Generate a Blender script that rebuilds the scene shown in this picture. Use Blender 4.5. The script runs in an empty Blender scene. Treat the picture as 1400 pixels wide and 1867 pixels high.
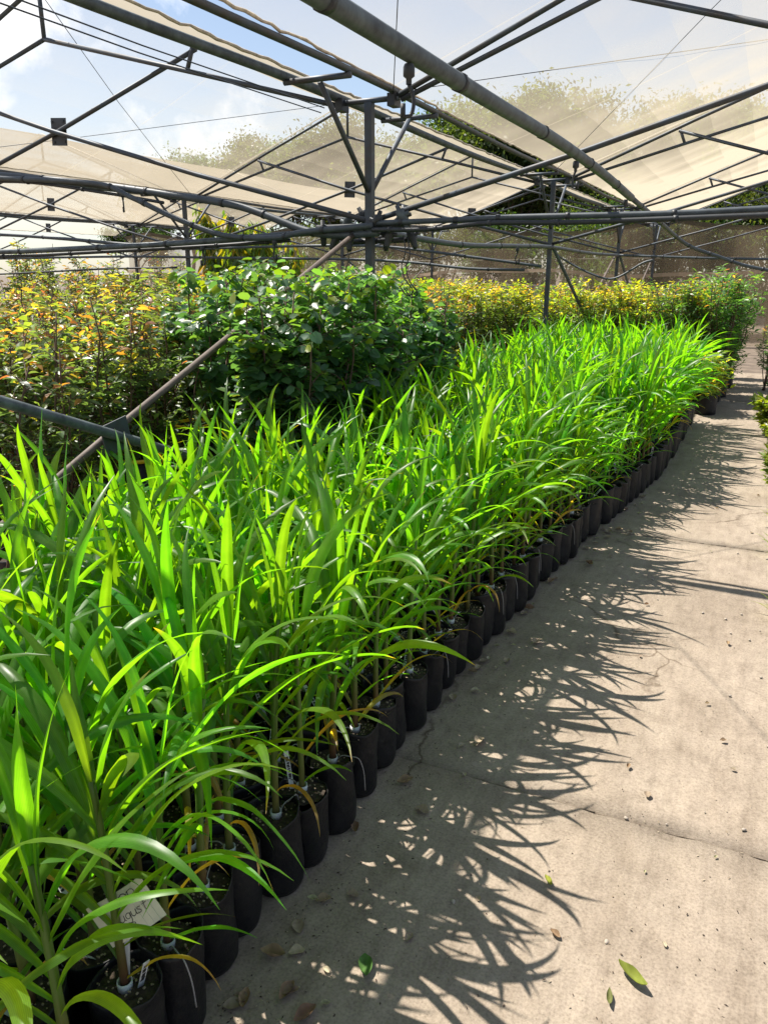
import bpy, math, random
import numpy as np
from mathutils import Vector, Matrix

random.seed(11)
rng = np.random.default_rng(11)
R = math.radians
sc = bpy.context.scene
col = sc.collection

# ------------------------------------------------------------------ camera
H = 1.65
cam_d = bpy.data.cameras.new('camera')
cam_d.sensor_fit = 'VERTICAL'
cam_d.sensor_height = 24.0
cam_d.lens = 24.0 * 1402.0 / 1867.0
cam_d.clip_start = 0.05
cam_d.clip_end = 2000
cam = bpy.data.objects.new('camera', cam_d)
cam.location = (0, 0, H)
cam.rotation_euler = (R(90 - 17.29), 0, R(25.49))
col.objects.link(cam)
sc.camera = cam

# ------------------------------------------------------------------ world, sun, exposure
SUN = Vector((-0.58, 0.14, 1.0)).normalized()          # towards the sun
w = bpy.data.worlds.new('World')
sc.world = w
w.use_nodes = True
nt = w.node_tree
nt.nodes.clear()
wn = nt.nodes.new
wout = wn('ShaderNodeOutputWorld')
bg = wn('ShaderNodeBackground')
bg.inputs['Strength'].default_value = 0.068
sky = wn('ShaderNodeTexSky')
sky.sky_type = 'NISHITA'
sky.sun_disc = False
sky.sun_elevation = math.asin(SUN.z)
sky.sun_rotation = math.atan2(SUN.x, SUN.y)
sky.air_density = 1.0
sky.dust_density = 0.6
sky.ozone_density = 1.6
tc = wn('ShaderNodeTexCoord')
def vm(op, a, b=None):
    n = wn('ShaderNodeVectorMath'); n.operation = op
    nt.links.new(a, n.inputs[0])
    if b is not None: n.inputs[1].default_value = b
    return n
def mt(op, a, b=None, c=None):
    n = wn('ShaderNodeMath'); n.operation = op
    for i, v in enumerate((a, b, c)):
        if v is None: continue
        if isinstance(v, (int, float)): n.inputs[i].default_value = v
        else: nt.links.new(v, n.inputs[i])
    return n.outputs[0]
dirv = tc.outputs['Generated']
# cumulus banks: direction, angular radius (deg), weight
banks = [((-0.80, 0.52, 0.31), 6, .50), ((-0.86, 0.42, 0.27), 6, .46), ((-0.72, 0.61, 0.30), 6, .52), ((-0.78, 0.55, 0.22), 8, .48),
         ((-0.66, 0.71, 0.24), 6, .38), ((-0.28, 0.88, 0.375), 2.4, .50), ((-0.62, 0.76, 0.14), 7, .40), ((-0.45, 0.87, 0.13), 7, .32),
         ((-0.90, 0.38, 0.40), 7, .22), ((-0.36, 0.85, 0.385), 1.6, .36), ((-0.16, 0.92, 0.36), 1.8, .26)]
tot = None
for c_, rad, wt in banks:
    c_ = Vector(c_).normalized()
    dt = vm('DOT_PRODUCT', dirv, tuple(c_)).outputs['Value']
    mr = wn('ShaderNodeMapRange'); mr.interpolation_type = 'SMOOTHSTEP'
    nt.links.new(dt, mr.inputs['Value'])
    mr.inputs['From Min'].default_value = math.cos(R(rad * 1.7)); mr.inputs['From Max'].default_value = 1.0
    mr.inputs['To Min'].default_value = 0; mr.inputs['To Max'].default_value = wt
    tot = mr.outputs[0] if tot is None else mt('MAXIMUM', tot, mr.outputs[0])
nz = wn('ShaderNodeTexNoise'); nz.inputs['Scale'].default_value = 8.5; nz.inputs['Detail'].default_value = 9
nz.inputs['Roughness'].default_value = 0.62
nt.links.new(dirv, nz.inputs['Vector'])
cl = mt('ADD', tot, nz.outputs['Fac'])
cr = wn('ShaderNodeMapRange'); cr.interpolation_type = 'SMOOTHSTEP'
nt.links.new(cl, cr.inputs['Value'])
cr.inputs['From Min'].default_value = 0.78; cr.inputs['From Max'].default_value = 1.10
# thin veil of humid air low in the sky
sep = wn('ShaderNodeSeparateXYZ'); nt.links.new(dirv, sep.inputs[0])
veil = wn('ShaderNodeMapRange'); nt.links.new(sep.outputs['Z'], veil.inputs['Value'])
veil.inputs['From Min'].default_value = 0.0; veil.inputs['From Max'].default_value = 0.75
veil.inputs['To Min'].default_value = 0.20; veil.inputs['To Max'].default_value = 0.03
cov = mt('MAXIMUM', cr.outputs[0], veil.outputs[0])
mixw = wn('ShaderNodeMixRGB')
nt.links.new(cov, mixw.inputs[0])
nt.links.new(sky.outputs[0], mixw.inputs[1])
mixw.inputs[2].default_value = (9.0, 9.3, 9.8, 1)
nt.links.new(mixw.outputs[0], bg.inputs[0])
nt.links.new(bg.outputs[0], wout.inputs[0])

sd = bpy.data.lights.new('sun', 'SUN')
sd.energy = 5.0
sd.angle = R(0.53)
sd.color = (1.0, 0.94, 0.85)
so = bpy.data.objects.new('sun', sd)
so.rotation_euler = SUN.to_track_quat('Z', 'Y').to_euler()
so.location = (-20, 2, 30)
col.objects.link(so)

sc.view_settings.view_transform = 'Standard'
sc.view_settings.look = 'None'
sc.view_settings.exposure = 1.0
sc.view_settings.gamma = 1.0
try:
    sc.cycles.max_bounces = 6
    sc.cycles.diffuse_bounces = 1
    sc.cycles.transmission_bounces = 6
    sc.cycles.transparent_max_bounces = 16
    sc.cycles.caustics_reflective = False
    sc.cycles.caustics_refractive = False
except Exception:
    pass

# ------------------------------------------------------------------ materials
class NT:
    def __init__(s, name):
        s.m = bpy.data.materials.new(name); s.m.use_nodes = True
        s.t = s.m.node_tree; s.t.nodes.clear()
        s.out = s.n('ShaderNodeOutputMaterial')
    def n(s, typ, **kw):
        x = s.t.nodes.new(typ)
        for k, v in kw.items():
            if hasattr(x, k) and k not in x.inputs: setattr(x, k, v)
            else: x.inputs[k].default_value = v
        return x
    def l(s, a, b): s.t.links.new(a, b)

def ramp(b, fac, stops):
    r = b.n('ShaderNodeValToRGB')
    e = r.color_ramp.elements
    while len(e) < len(stops): e.new(0.5)
    for i, (p, c) in enumerate(stops):
        e[i].position = p; e[i].color = (*c, 1)
    b.l(fac, r.inputs[0])
    return r.outputs[0]

def pbr(name, c, rough=.6, metal=0., var=.25, scale=12., bump=0., c2=None, spec=.5, coord='Object'):
    b = NT(name)
    p = b.n('ShaderNodeBsdfPrincipled')
    p.inputs['Roughness'].default_value = rough
    p.inputs['Metallic'].default_value = metal
    p.inputs['Specular IOR Level'].default_value = spec
    t = b.n('ShaderNodeTexCoord')
    z = b.n('ShaderNodeTexNoise'); z.inputs['Scale'].default_value = scale; z.inputs['Detail'].default_value = 7
    z.inputs['Roughness'].default_value = .65
    b.l(t.outputs[coord], z.inputs['Vector'])
    a = np.array(c)
    hi = tuple(np.clip(a * (1 + var), 0, 1)); lo = tuple(a * (1 - var)) if c2 is None else c2
    b.l(ramp(b, z.outputs['Fac'], [(.32, lo), (.68, hi)]), p.inputs['Base Color'])
    if bump:
        u = b.n('ShaderNodeBump'); u.inputs['Strength'].default_value = bump; u.inputs['Distance'].default_value = .01
        b.l(z.outputs['Fac'], u.inputs['Height']); b.l(u.outputs[0], p.inputs['Normal'])
    b.l(p.outputs[0], b.out.inputs[0])
    return b.m

def leafmat(name, trans=.5, tmul=(2.2, 2.4, .8), rough=.42, spec=.45, stripes=False, var=.18):
    """thin leaf: reflects its own colour, lets yellower light through"""
    b = NT(name)
    at = b.n('ShaderNodeAttribute'); at.attribute_name = 'Col'
    oi = b.n('ShaderNodeObjectInfo')
    hs = b.n('ShaderNodeHueSaturation')
    v = b.n('ShaderNodeMapRange'); b.l(oi.outputs['Random'], v.inputs['Value'])
    v.inputs['To Min'].default_value = 1 - var; v.inputs['To Max'].default_value = 1 + var
    b.l(v.outputs[0], hs.inputs['Value'])
    hv = b.n('ShaderNodeMapRange'); b.l(oi.outputs['Random'], hv.inputs['Value'])
    hv.inputs['To Min'].default_value = .488; hv.inputs['To Max'].default_value = .512
    b.l(hv.outputs[0], hs.inputs['Hue'])
    b.l(at.outputs['Color'], hs.inputs['Color'])
    colr = hs.outputs[0]
    if stripes:   # fine veins along the blade (UV.x across it)
        uv = b.n('ShaderNodeUVMap')
        s = b.n('ShaderNodeSeparateXYZ'); b.l(uv.outputs[0], s.inputs[0])
        wv = b.n('ShaderNodeMath', operation='MULTIPLY'); b.l(s.outputs[0], wv.inputs[0]); wv.inputs[1].default_value = 75
        sn = b.n('ShaderNodeMath', operation='SINE'); b.l(wv.outputs[0], sn.inputs[0])
        mr = b.n('ShaderNodeMapRange'); b.l(sn.outputs[0], mr.inputs['Value'])
        mr.inputs['From Min'].default_value = -1; mr.inputs['To Min'].default_value = .86; mr.inputs['To Max'].default_value = 1.1
        tcn = b.n('ShaderNodeTexCoord')
        z = b.n('ShaderNodeTexNoise'); z.inputs['Scale'].default_value = 14; z.inputs['Detail'].default_value = 4
        b.l(tcn.outputs['Object'], z.inputs['Vector'])
        mz = b.n('ShaderNodeMapRange'); b.l(z.outputs['Fac'], mz.inputs['Value'])
        mz.inputs['From Min'].default_value = .3; mz.inputs['From Max'].default_value = .7
        mz.inputs['To Min'].default_value = .78; mz.inputs['To Max'].default_value = 1.2
        mm = b.n('ShaderNodeMath', operation='MULTIPLY'); b.l(mr.outputs[0], mm.inputs[0]); b.l(mz.outputs[0], mm.inputs[1])
        mx = b.n('ShaderNodeVectorMath', operation='SCALE'); b.l(colr, mx.inputs[0]); b.l(mm.outputs[0], mx.inputs['Scale'])
        colr = mx.outputs[0]
    p = b.n('ShaderNodeBsdfPrincipled')
    p.inputs['Roughness'].default_value = rough
    p.inputs['Specular IOR Level'].default_value = spec
    b.l(colr, p.inputs['Base Color'])
    tm = b.n('ShaderNodeVectorMath', operation='MULTIPLY'); b.l(colr, tm.inputs[0]); tm.inputs[1].default_value = tmul
    tr = b.n('ShaderNodeBsdfTranslucent'); b.l(tm.outputs[0], tr.inputs['Color'])
    mix = b.n('ShaderNodeMixShader'); mix.inputs[0].default_value = trans
    b.l(p.outputs[0], mix.inputs[1]); b.l(tr.outputs[0], mix.inputs[2])
    b.l(mix.outputs[0], b.out.inputs[0])
    return b.m

def netmat(name, thread, c, lo=.06, glow=.55):
    """knitted shade cloth: open area shrinks as the cloth is seen (or lit) at a slant: 1 - thread/cos"""
    b = NT(name)
    g = b.n('ShaderNodeNewGeometry')
    d = b.n('ShaderNodeVectorMath', operation='DOT_PRODUCT'); b.l(g.outputs['Incoming'], d.inputs[0]); b.l(g.outputs['Normal'], d.inputs[1])
    ab = b.n('ShaderNodeMath', operation='ABSOLUTE'); b.l(d.outputs['Value'], ab.inputs[0])
    mx = b.n('ShaderNodeMath', operation='MAXIMUM'); b.l(ab.outputs[0], mx.inputs[0]); mx.inputs[1].default_value = .02
    t = b.n('ShaderNodeTexCoord')
    z = b.n('ShaderNodeTexNoise'); z.inputs['Scale'].default_value = 1.3; z.inputs['Detail'].default_value = 5
    b.l(t.outputs['Object'], z.inputs['Vector'])
    th = b.n('ShaderNodeMapRange'); b.l(z.outputs['Fac'], th.inputs['Value'])
    th.inputs['From Min'].default_value = .3; th.inputs['From Max'].default_value = .7
    th.inputs['To Min'].default_value = thread * .85; th.inputs['To Max'].default_value = thread * 1.15
    sx = b.n('ShaderNodeSeparateXYZ'); b.l(t.outputs['Object'], sx.inputs[0])
    def wave(axis, freq, lo_, hi_, p0, p1):
        m_ = b.n('ShaderNodeMath', operation='MULTIPLY'); b.l(sx.outputs[axis], m_.inputs[0]); m_.inputs[1].default_value = freq
        f_ = b.n('ShaderNodeMath', operation='FRACT'); b.l(m_.outputs[0], f_.inputs[0])
        r_ = b.n('ShaderNodeMapRange'); b.l(f_.outputs[0], r_.inputs['Value'])
        r_.inputs['From Min'].default_value = p0; r_.inputs['From Max'].default_value = p1
        r_.inputs['To Min'].default_value = lo_; r_.inputs['To Max'].default_value = hi_
        return r_.outputs[0]
    sm = b.n('ShaderNodeMath', operation='MULTIPLY'); b.l(wave('Y', .43, 1.55, 1, 0, .014), sm.inputs[0]); b.l(wave('X', 2.6, 1.10, .95, .1, .9), sm.inputs[1])
    sm2 = b.n('ShaderNodeMath', operation='MULTIPLY'); b.l(th.outputs[0], sm2.inputs[0]); b.l(sm.outputs[0], sm2.inputs[1])
    dv = b.n('ShaderNodeMath', operation='DIVIDE'); b.l(sm2.outputs[0], dv.inputs[0]); b.l(mx.outputs[0], dv.inputs[1])
    mn = b.n('ShaderNodeMath', operation='MINIMUM'); b.l(dv.outputs[0], mn.inputs[0]); mn.inputs[1].default_value = 1 - lo
    df = b.n('ShaderNodeBsdfDiffuse'); df.inputs['Color'].default_value = (*c, 1)
    tr = b.n('ShaderNodeBsdfTranslucent'); tr.inputs['Color'].default_value = (*c, 1)
    m1 = b.n('ShaderNodeMixShader'); m1.inputs[0].default_value = glow
    b.l(df.outputs[0], m1.inputs[1]); b.l(tr.outputs[0], m1.inputs[2])
    tp = b.n('ShaderNodeBsdfTransparent')
    m2 = b.n('ShaderNodeMixShader'); b.l(mn.outputs[0], m2.inputs[0]); b.l(tp.outputs[0], m2.inputs[1]); b.l(m1.outputs[0], m2.inputs[2])
    b.l(m2.outputs[0], b.out.inputs[0])
    return b.m

def concrete():
    b = NT('path_concrete')
    p = b.n('ShaderNodeBsdfPrincipled'); p.inputs['Roughness'].default_value = .85
    p.inputs['Specular IOR Level'].default_value = .25
    t = b.n('ShaderNodeTexCoord')
    def noise(s, d=6, r=.6, dist=0.):
        z = b.n('ShaderNodeTexNoise'); z.inputs['Scale'].default_value = s; z.inputs['Detail'].default_value = d
        z.inputs['Roughness'].default_value = r; z.inputs['Distortion'].default_value = dist
        b.l(t.outputs['Object'], z.inputs['Vector']); return z.outputs['Fac']
    big = ramp(b, noise(1.4, 8, .62, .6), [(.28, (.255, .206, .158)), (.48, (.322, .263, .204)), (.72, (.372, .309, .244))])
    mid = ramp(b, noise(9, 8, .7), [(.28, (.76, .745, .73)), (.50, (.98, .98, .98)), (.75, (1.10, 1.095, 1.09))])
    fine = ramp(b, noise(120, 4, .7), [(.30, (.70, .69, .67)), (.52, (1, 1, 1)), (.72, (1.18, 1.17, 1.16))])
    mp = b.n('ShaderNodeMapping'); mp.inputs['Scale'].default_value = (1.0, .22, 1); mp.inputs['Rotation'].default_value = (0, 0, .2)
    b.l(t.outputs['Object'], mp.inputs['Vector'])
    zs = b.n('ShaderNodeTexNoise'); zs.inputs['Scale'].default_value = 26; zs.inputs['Detail'].default_value = 6; zs.inputs['Roughness'].default_value = .7
    b.l(mp.outputs[0], zs.inputs['Vector'])
    scr = ramp(b, zs.outputs['Fac'], [(.34, (.86, .85, .84)), (.5, (1, 1, 1)), (.7, (1.09, 1.09, 1.08))])
    cur = big
    for q in (mid, fine, scr):
        m = b.n('ShaderNodeMixRGB', blend_type='MULTIPLY'); m.inputs[0].default_value = 1
        b.l(cur, m.inputs[1]); b.l(q, m.inputs[2]); cur = m.outputs[0]
    # dark damp patches and grit spots
    sp = ramp(b, noise(3.1, 9, .72, .3), [(.62, (1, 1, 1)), (.76, (.68, .64, .60))])
    m = b.n('ShaderNodeMixRGB', blend_type='MULTIPLY'); m.inputs[0].default_value = .8
    b.l(cur, m.inputs[1]); b.l(sp, m.inputs[2]); cur = m.outputs[0]
    vo = b.n('ShaderNodeTexVoronoi'); vo.inputs['Scale'].default_value = 55; vo.inputs['Randomness'].default_value = 1
    b.l(t.outputs['Object'], vo.inputs['Vector'])
    gs = ramp(b, vo.outputs['Distance'], [(.06, (.50, .44, .38)), (.14, (1, 1, 1))])
    gm = ramp(b, noise(6, 5), [(.50, (0, 0, 0)), (.62, (1, 1, 1))])
    m = b.n('ShaderNodeMixRGB', blend_type='MULTIPLY'); b.l(gm, m.inputs[0]); b.l(cur, m.inputs[1]); b.l(gs, m.inputs[2]); cur = m.outputs[0]
    nzc = b.n('ShaderNodeTexNoise'); nzc.inputs['Scale'].default_value = 3.5; nzc.inputs['Detail'].default_value = 6
    b.l(t.outputs['Object'], nzc.inputs['Vector'])
    mxc = b.n('ShaderNodeVectorMath', operation='MULTIPLY_ADD'); b.l(nzc.outputs['Color'], mxc.inputs[0]); mxc.inputs[1].default_value = (.35, .35, 0); b.l(t.outputs['Object'], mxc.inputs[2])
    vc = b.n('ShaderNodeTexVoronoi', feature='DISTANCE_TO_EDGE'); vc.inputs['Scale'].default_value = .85
    b.l(mxc.outputs[0], vc.inputs['Vector'])
    crk = ramp(b, vc.outputs['Distance'], [(.0015, (.42, .38, .34)), (.006, (1, 1, 1))])
    ckm = ramp(b, noise(1.1, 3), [(.50, (0, 0, 0)), (.58, (1, 1, 1))])
    m = b.n('ShaderNodeMixRGB', blend_type='MULTIPLY'); b.l(ckm, m.inputs[0]); b.l(cur, m.inputs[1]); b.l(crk, m.inputs[2]); cur = m.outputs[0]
    mp2 = b.n('ShaderNodeMapping'); mp2.inputs['Scale'].default_value = (3.2, .35, 1); b.l(t.outputs['Object'], mp2.inputs['Vector'])
    zd = b.n('ShaderNodeTexNoise'); zd.inputs['Scale'].default_value = 2.2; zd.inputs['Detail'].default_value = 8; zd.inputs['Roughness'].default_value = .72
    b.l(mp2.outputs[0], zd.inputs['Vector'])
    drg = ramp(b, zd.outputs['Fac'], [(.36, (.88, .865, .85)), (.48, (1, 1, 1)), (.68, (1.07, 1.065, 1.06))])
    m = b.n('ShaderNodeMixRGB', blend_type='MULTIPLY'); m.inputs[0].default_value = 1; b.l(cur, m.inputs[1]); b.l(drg, m.inputs[2]); cur = m.outputs[0]
    b.l(cur, p.inputs['Base Color'])
    add = b.n('ShaderNodeMath', operation='ADD'); b.l(noise(9, 8, .7), add.inputs[0]); b.l(noise(90, 5, .7), add.inputs[1])
    u = b.n('ShaderNodeBump'); u.inputs['Strength'].default_value = .35; u.inputs['Distance'].default_value = .006
    b.l(add.outputs[0], u.inputs['Height']); b.l(u.outputs[0], p.inputs['Normal'])
    b.l(p.outputs[0], b.out.inputs[0])
    return b.m

M = {}
M['steel'] = pbr('galvanised_steel', (.058, .078, .100), .55, .25, .3, 9, .08, c2=(.070, .060, .052))
M['steel_pale'] = pbr('weathered_pipe', (.105, .13, .135), .55, .2, .35, 14, .06, c2=(.05, .06, .068))
M['rusty'] = pbr('brown_pipe', (.15, .118, .098), .7, .1, .3, 18, .2)
M['hose'] = pbr('black_hose', (.030, .034, .038), .5, 0, .3, 20)
M['hose_grey'] = pbr('grey_pipe', (.065, .082, .095), .5, 0, .3, 14)
M['wire'] = pbr('wire', (.05, .06, .08), .5, .3, .2, 10)
M['rope'] = pbr('rope', (.45, .40, .32), .8, 0, .2, 30)
M['net'] = netmat('shade_net_cloth', .112, (.54, .475, .365), .05, .6)
M['wallnet'] = netmat('side_net_cloth', .38, (.50, .385, .26), .10, .55)
M['hem'] = pbr('net_hem', (.60, .52, .41), .85, 0, .3, 25, .3)
M['bag'] = pbr('black_polybag', (.013, .012, .0125), .45, 0, .3, 11, .9, c2=(.005, .0055, .008), spec=.32)
M['soil'] = pbr('potting_soil', (.055, .040, .028), .95, 0, .6, 60, .8, c2=(.015, .011, .009))
M['perlite'] = pbr('bark_chip', (.36, .28, .19), .9, 0, .4, 40)
M['white'] = pbr('white_plastic', (.62, .64, .64), .5, 0, .12, 30)
M['ink'] = pbr('ink', (.015, .015, .018), .6, 0, .1, 10)
M['card'] = pbr('cream_card', (.66, .63, .50), .6, 0, .08, 20)
M['blue'] = pbr('blue_tape', (.01, .16, .62), .4, 0, .15, 12)
M['yellow'] = pbr('yellow_plastic', (.80, .52, .02), .4, 0, .1, 12)
M['dripper'] = pbr('drip_tube', (.30, .28, .27), .5, 0, .2, 30)
M['bark'] = pbr('tree_bark', (.11, .085, .065), .9, 0, .4, 9, .5)
M['cane'] = pbr('shrub_stem', (.12, .075, .05), .8, 0, .45, 25)
M['lowwall'] = pbr('low_wall_sheet', (.40, .36, .37), .7, 0, .22, 3.0, .1, c2=(.27, .23, .22))
M['earth'] = pbr('earth', (.15, .115, .085), .95, 0, .4, 3, .4)
M['dry'] = leafmat('dry_leaf', .2, (1.2, 1.1, .9), .7, .2)
M['stone'] = pbr('pebble', (.40, .34, .28), .85, 0, .35, 30)
M['corn'] = leafmat('corn_blade', .54, (6.0, 4.9, .45), .38, .5, True, .20)
M['stem'] = leafmat('corn_stem', .12, (1.5, 1.5, .8), .4, .4)
M['shrub'] = leafmat('shrub_leaf', .48, (2.7, 2.7, .8), .36, .7)
M['tree'] = leafmat('tree_leaf', .40, (2.2, 2.2, .7), .5, .35)
M['path'] = concrete()

# ------------------------------------------------------------------ mesh helpers
def mesh(name, verts, faces, cols=None, smooth=False, uvs=None):
    me = bpy.data.meshes.new(name)
    v = np.asarray(verts, dtype=np.float32)
    if isinstance(faces, np.ndarray):
        k = faces.shape[1]; nf = len(faces)
        me.vertices.add(len(v)); me.vertices.foreach_set('co', v.ravel())
        me.loops.add(nf * k); me.loops.foreach_set('vertex_index', faces.astype(np.int32).ravel())
        me.polygons.add(nf)
        me.polygons.foreach_set('loop_start', np.arange(0, nf * k, k, dtype=np.int32))
    else:
        me.from_pydata([tuple(p) for p in v], [], faces)
    me.update(calc_edges=True)
    if cols is not None:
        a = me.color_attributes.new('Col', 'FLOAT_COLOR', 'POINT')
        c = np.ones((len(v), 4), dtype=np.float32); c[:, :3] = np.asarray(cols)[:, :3]
        a.data.foreach_set('color', c.ravel())
    if uvs is not None:
        ul = me.uv_layers.new(name='UVMap')
        li = np.empty(len(me.loops), dtype=np.int32); me.loops.foreach_get('vertex_index', li)
        ul.data.foreach_set('uv', np.asarray(uvs, dtype=np.float32)[li].ravel())
    if smooth:
        me.polygons.foreach_set('use_smooth', np.ones(len(me.polygons), dtype=bool))
    me.validate()
    return me

def obj(name, me, m=None, parent=None, loc=None, rz=None):
    o = bpy.data.objects.new(name, me)
    if m is not None and me is not None and not me.materials:
        for q in (m if isinstance(m, (list, tuple)) else [m]): me.materials.append(q)
    if parent is not None: o.parent = parent
    if loc is not None: o.location = loc
    if rz is not None: o.rotation_euler = (0, 0, rz)
    col.objects.link(o)
    return o

def tag(o, label=None, cat=None, group=None, kind=None):
    if label: o['label'] = label
    if cat: o['category'] = cat
    if group: o['group'] = group
    if kind: o['kind'] = kind
    return o

def thing(name, label, cat, loc=(0, 0, 0), rz=0., group=None, s=1.):
    o = bpy.data.objects.new(name, None)
    o.empty_display_size = .1
    o.location = loc; o.rotation_euler = (0, 0, rz); o.scale = (s, s, s)
    col.objects.link(o)
    return tag(o, label, cat, group)

class MB:
    """collects tubes, boxes and sheets into one mesh"""
    def __init__(s): s.v = []; s.f = []; s.c = []
    def add(s, v, f, c=None):
        k = len(s.v)
        s.v += [tuple(p) for p in v]; s.f += [tuple(i + k for i in q) for q in f]
        s.c += [c or (1, 1, 1)] * len(v)
        return s
    def tube(s, pts, r, n=8, cap=True, c=None):
        pts = [Vector(p) for p in pts]
        rs = r if isinstance(r, (list, tuple)) else [r] * len(pts)
        v, f = [], []
        prev = None
        for i, p in enumerate(pts):
            t = (pts[min(i + 1, len(pts) - 1)] - pts[max(i - 1, 0)]).normalized()
            if prev is None:
                a = Vector((0, 0, 1)) if abs(t.z) < .9 else Vector((1, 0, 0))
                u = t.cross(a).normalized()
            else:
                u = (prev - t * prev.dot(t)).normalized()
            prev = u
            b = t.cross(u)
            for j in range(n):
                an = 2 * math.pi * j / n
                v.append(p + (u * math.cos(an) + b * math.sin(an)) * rs[i])
        for i in range(len(pts) - 1):
            for j in range(n):
                f.append((i * n + j, i * n + (j + 1) % n, (i + 1) * n + (j + 1) % n, (i + 1) * n + j))
        if cap:
            f.append(tuple(range(n - 1, -1, -1))); f.append(tuple((len(pts) - 1) * n + j for j in range(n)))
        return s.add(v, f, c)
    def box(s, c, d, rot=None, colr=None):
        v = []
        for z in (-.5, .5):
            for y in (-.5, .5):
                for x in (-.5, .5):
                    q = Vector((x * d[0], y * d[1], z * d[2]))
                    if rot is not None: q = rot @ q
                    v.append(q + Vector(c))
        return s.add(v, [(0, 2, 3, 1), (4, 5, 7, 6), (0, 1, 5, 4), (2, 6, 7, 3), (0, 4, 6, 2), (1, 3, 7, 5)], colr)
    def lathe(s, prof, n=16, c=(0, 0, 0), cols=None):
        v, f = [], []
        for r, z in prof:
            for j in range(n):
                a = 2 * math.pi * j / n
                v.append((c[0] + r * math.cos(a), c[1] + r * math.sin(a), c[2] + z))
        for i in range(len(prof) - 1):
            for j in range(n):
                f.append((i * n + j, i * n + (j + 1) % n, (i + 1) * n + (j + 1) % n, (i + 1) * n + j))
        return s.add(v, f, cols)
    def me(s, name, smooth=True, colors=False):
        return mesh(name, s.v, s.f, s.c if colors else None, smooth)

def smooth_pts(pts, k=6):
    """Catmull-Rom through the points"""
    P = [np.array(p, float) for p in pts]
    P = [2 * P[0] - P[1]] + P + [2 * P[-1] - P[-2]]
    out = []
    for i in range(1, len(P) - 2):
        for j in range(k):
            t = j / k
            out.append(.5 * ((2 * P[i]) + (-P[i - 1] + P[i + 1]) * t + (2 * P[i - 1] - 5 * P[i] + 4 * P[i + 1] - P[i + 2]) * t * t
                             + (-P[i - 1] + 3 * P[i] - 3 * P[i + 1] + P[i + 2]) * t ** 3))
    out.append(P[-2])
    return [tuple(q) for q in out]

def norm(a): return a / np.maximum(np.linalg.norm(a, axis=-1, keepdims=True), 1e-9)

def scatter_leaves(pos, d, up, size, width, cols, shape='oval', fold=.25, droop=.0):
    """pos,d,up (N,3) size,width (N) -> verts, faces, cols: one folded leaf per row"""
    if shape == 'oval':      # midrib of 4 points, two edges of 3
        tv = np.array([(0, 0, 0), (0, .35, 0), (0, .7, 0), (0, 1, 0), (-.5, .38, 1), (-.36, .72, 1), (.5, .38, 1), (.36, .72, 1)])
        tf = [(0, 1, 4), (1, 2, 5, 4), (2, 3, 5), (0, 6, 1), (1, 6, 7, 2), (2, 7, 3)]
    elif shape == 'round':
        tv = np.array([(0, 0, 0), (0, .5, 0), (0, 1, 0), (-.34, .08, 1), (-.5, .5, 1), (-.3, .9, 1), (.34, .08, 1), (.5, .5, 1), (.3, .9, 1)])
        tf = [(0, 1, 4, 3), (1, 2, 5, 4), (0, 6, 7, 1), (1, 7, 8, 2)]
    else:                    # small kite
        tv = np.array([(0, 0, 0), (-.5, .45, 1), (0, 1, 0), (.5, .45, 1)])
        tf = [(0, 3, 2, 1)]
    d = norm(d); sd = norm(np.cross(d, up)); n = np.cross(sd, d)
    N = len(pos); m = len(tv)
    y = tv[:, 1]
    v = (pos[:, None] + d[:, None] * (y[None, :, None] * size[:, None, None])
         + sd[:, None] * (tv[None, :, 0, None] * width[:, None, None])
         + n[:, None] * ((tv[None, :, 2, None] * fold * width[:, None, None]) - (y ** 2)[None, :, None] * (droop * size)[:, None, None] if np.ndim(droop) else
                         tv[None, :, 2, None] * fold * width[:, None, None] - (y ** 2)[None, :, None] * droop * size[:, None, None]))
    v = v.reshape(-1, 3)
    k4 = [q for q in tf if len(q) == 4]; k3 = [q for q in tf if len(q) == 3]
    off = (np.arange(N) * m)[:, None, None]
    f = []
    if k4: f.append((np.array(k4)[None] + off).reshape(-1, 4))
    if k3:
        a3 = (np.array(k3)[None] + off).reshape(-1, 3)
        f.append(np.concatenate([a3, a3[:, -1:]], 1))
    return v, f, np.repeat(cols, m, axis=0)

def leafmesh(name, v, f, c):
    faces = []
    for a in f:
        if len(a) and (a[:, -1] == a[:, -2]).all(): faces += [tuple(q[:3]) for q in a.tolist()]
        else: faces += [tuple(q) for q in a.tolist()]
    if len(f) == 1 and not (f[0][:, -1] == f[0][:, -2]).any():
        return mesh(name, v, f[0], c, False)
    return mesh(name, v, faces, c, False)

def dup(root, loc, rz=0., s=1., label=None, group=None):
    r = root.copy(); col.objects.link(r)
    r.location = loc; r.rotation_euler = (0, 0, rz); r.scale = (s, s, s) if not isinstance(s, tuple) else s
    if label: r['label'] = label
    if group: r['group'] = group
    def kids(a, b):
        for ch in list(a.children):
            c = ch.copy(); col.objects.link(c); c.parent = b
            kids(ch, c)
    kids(root, r)
    return r

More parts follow.
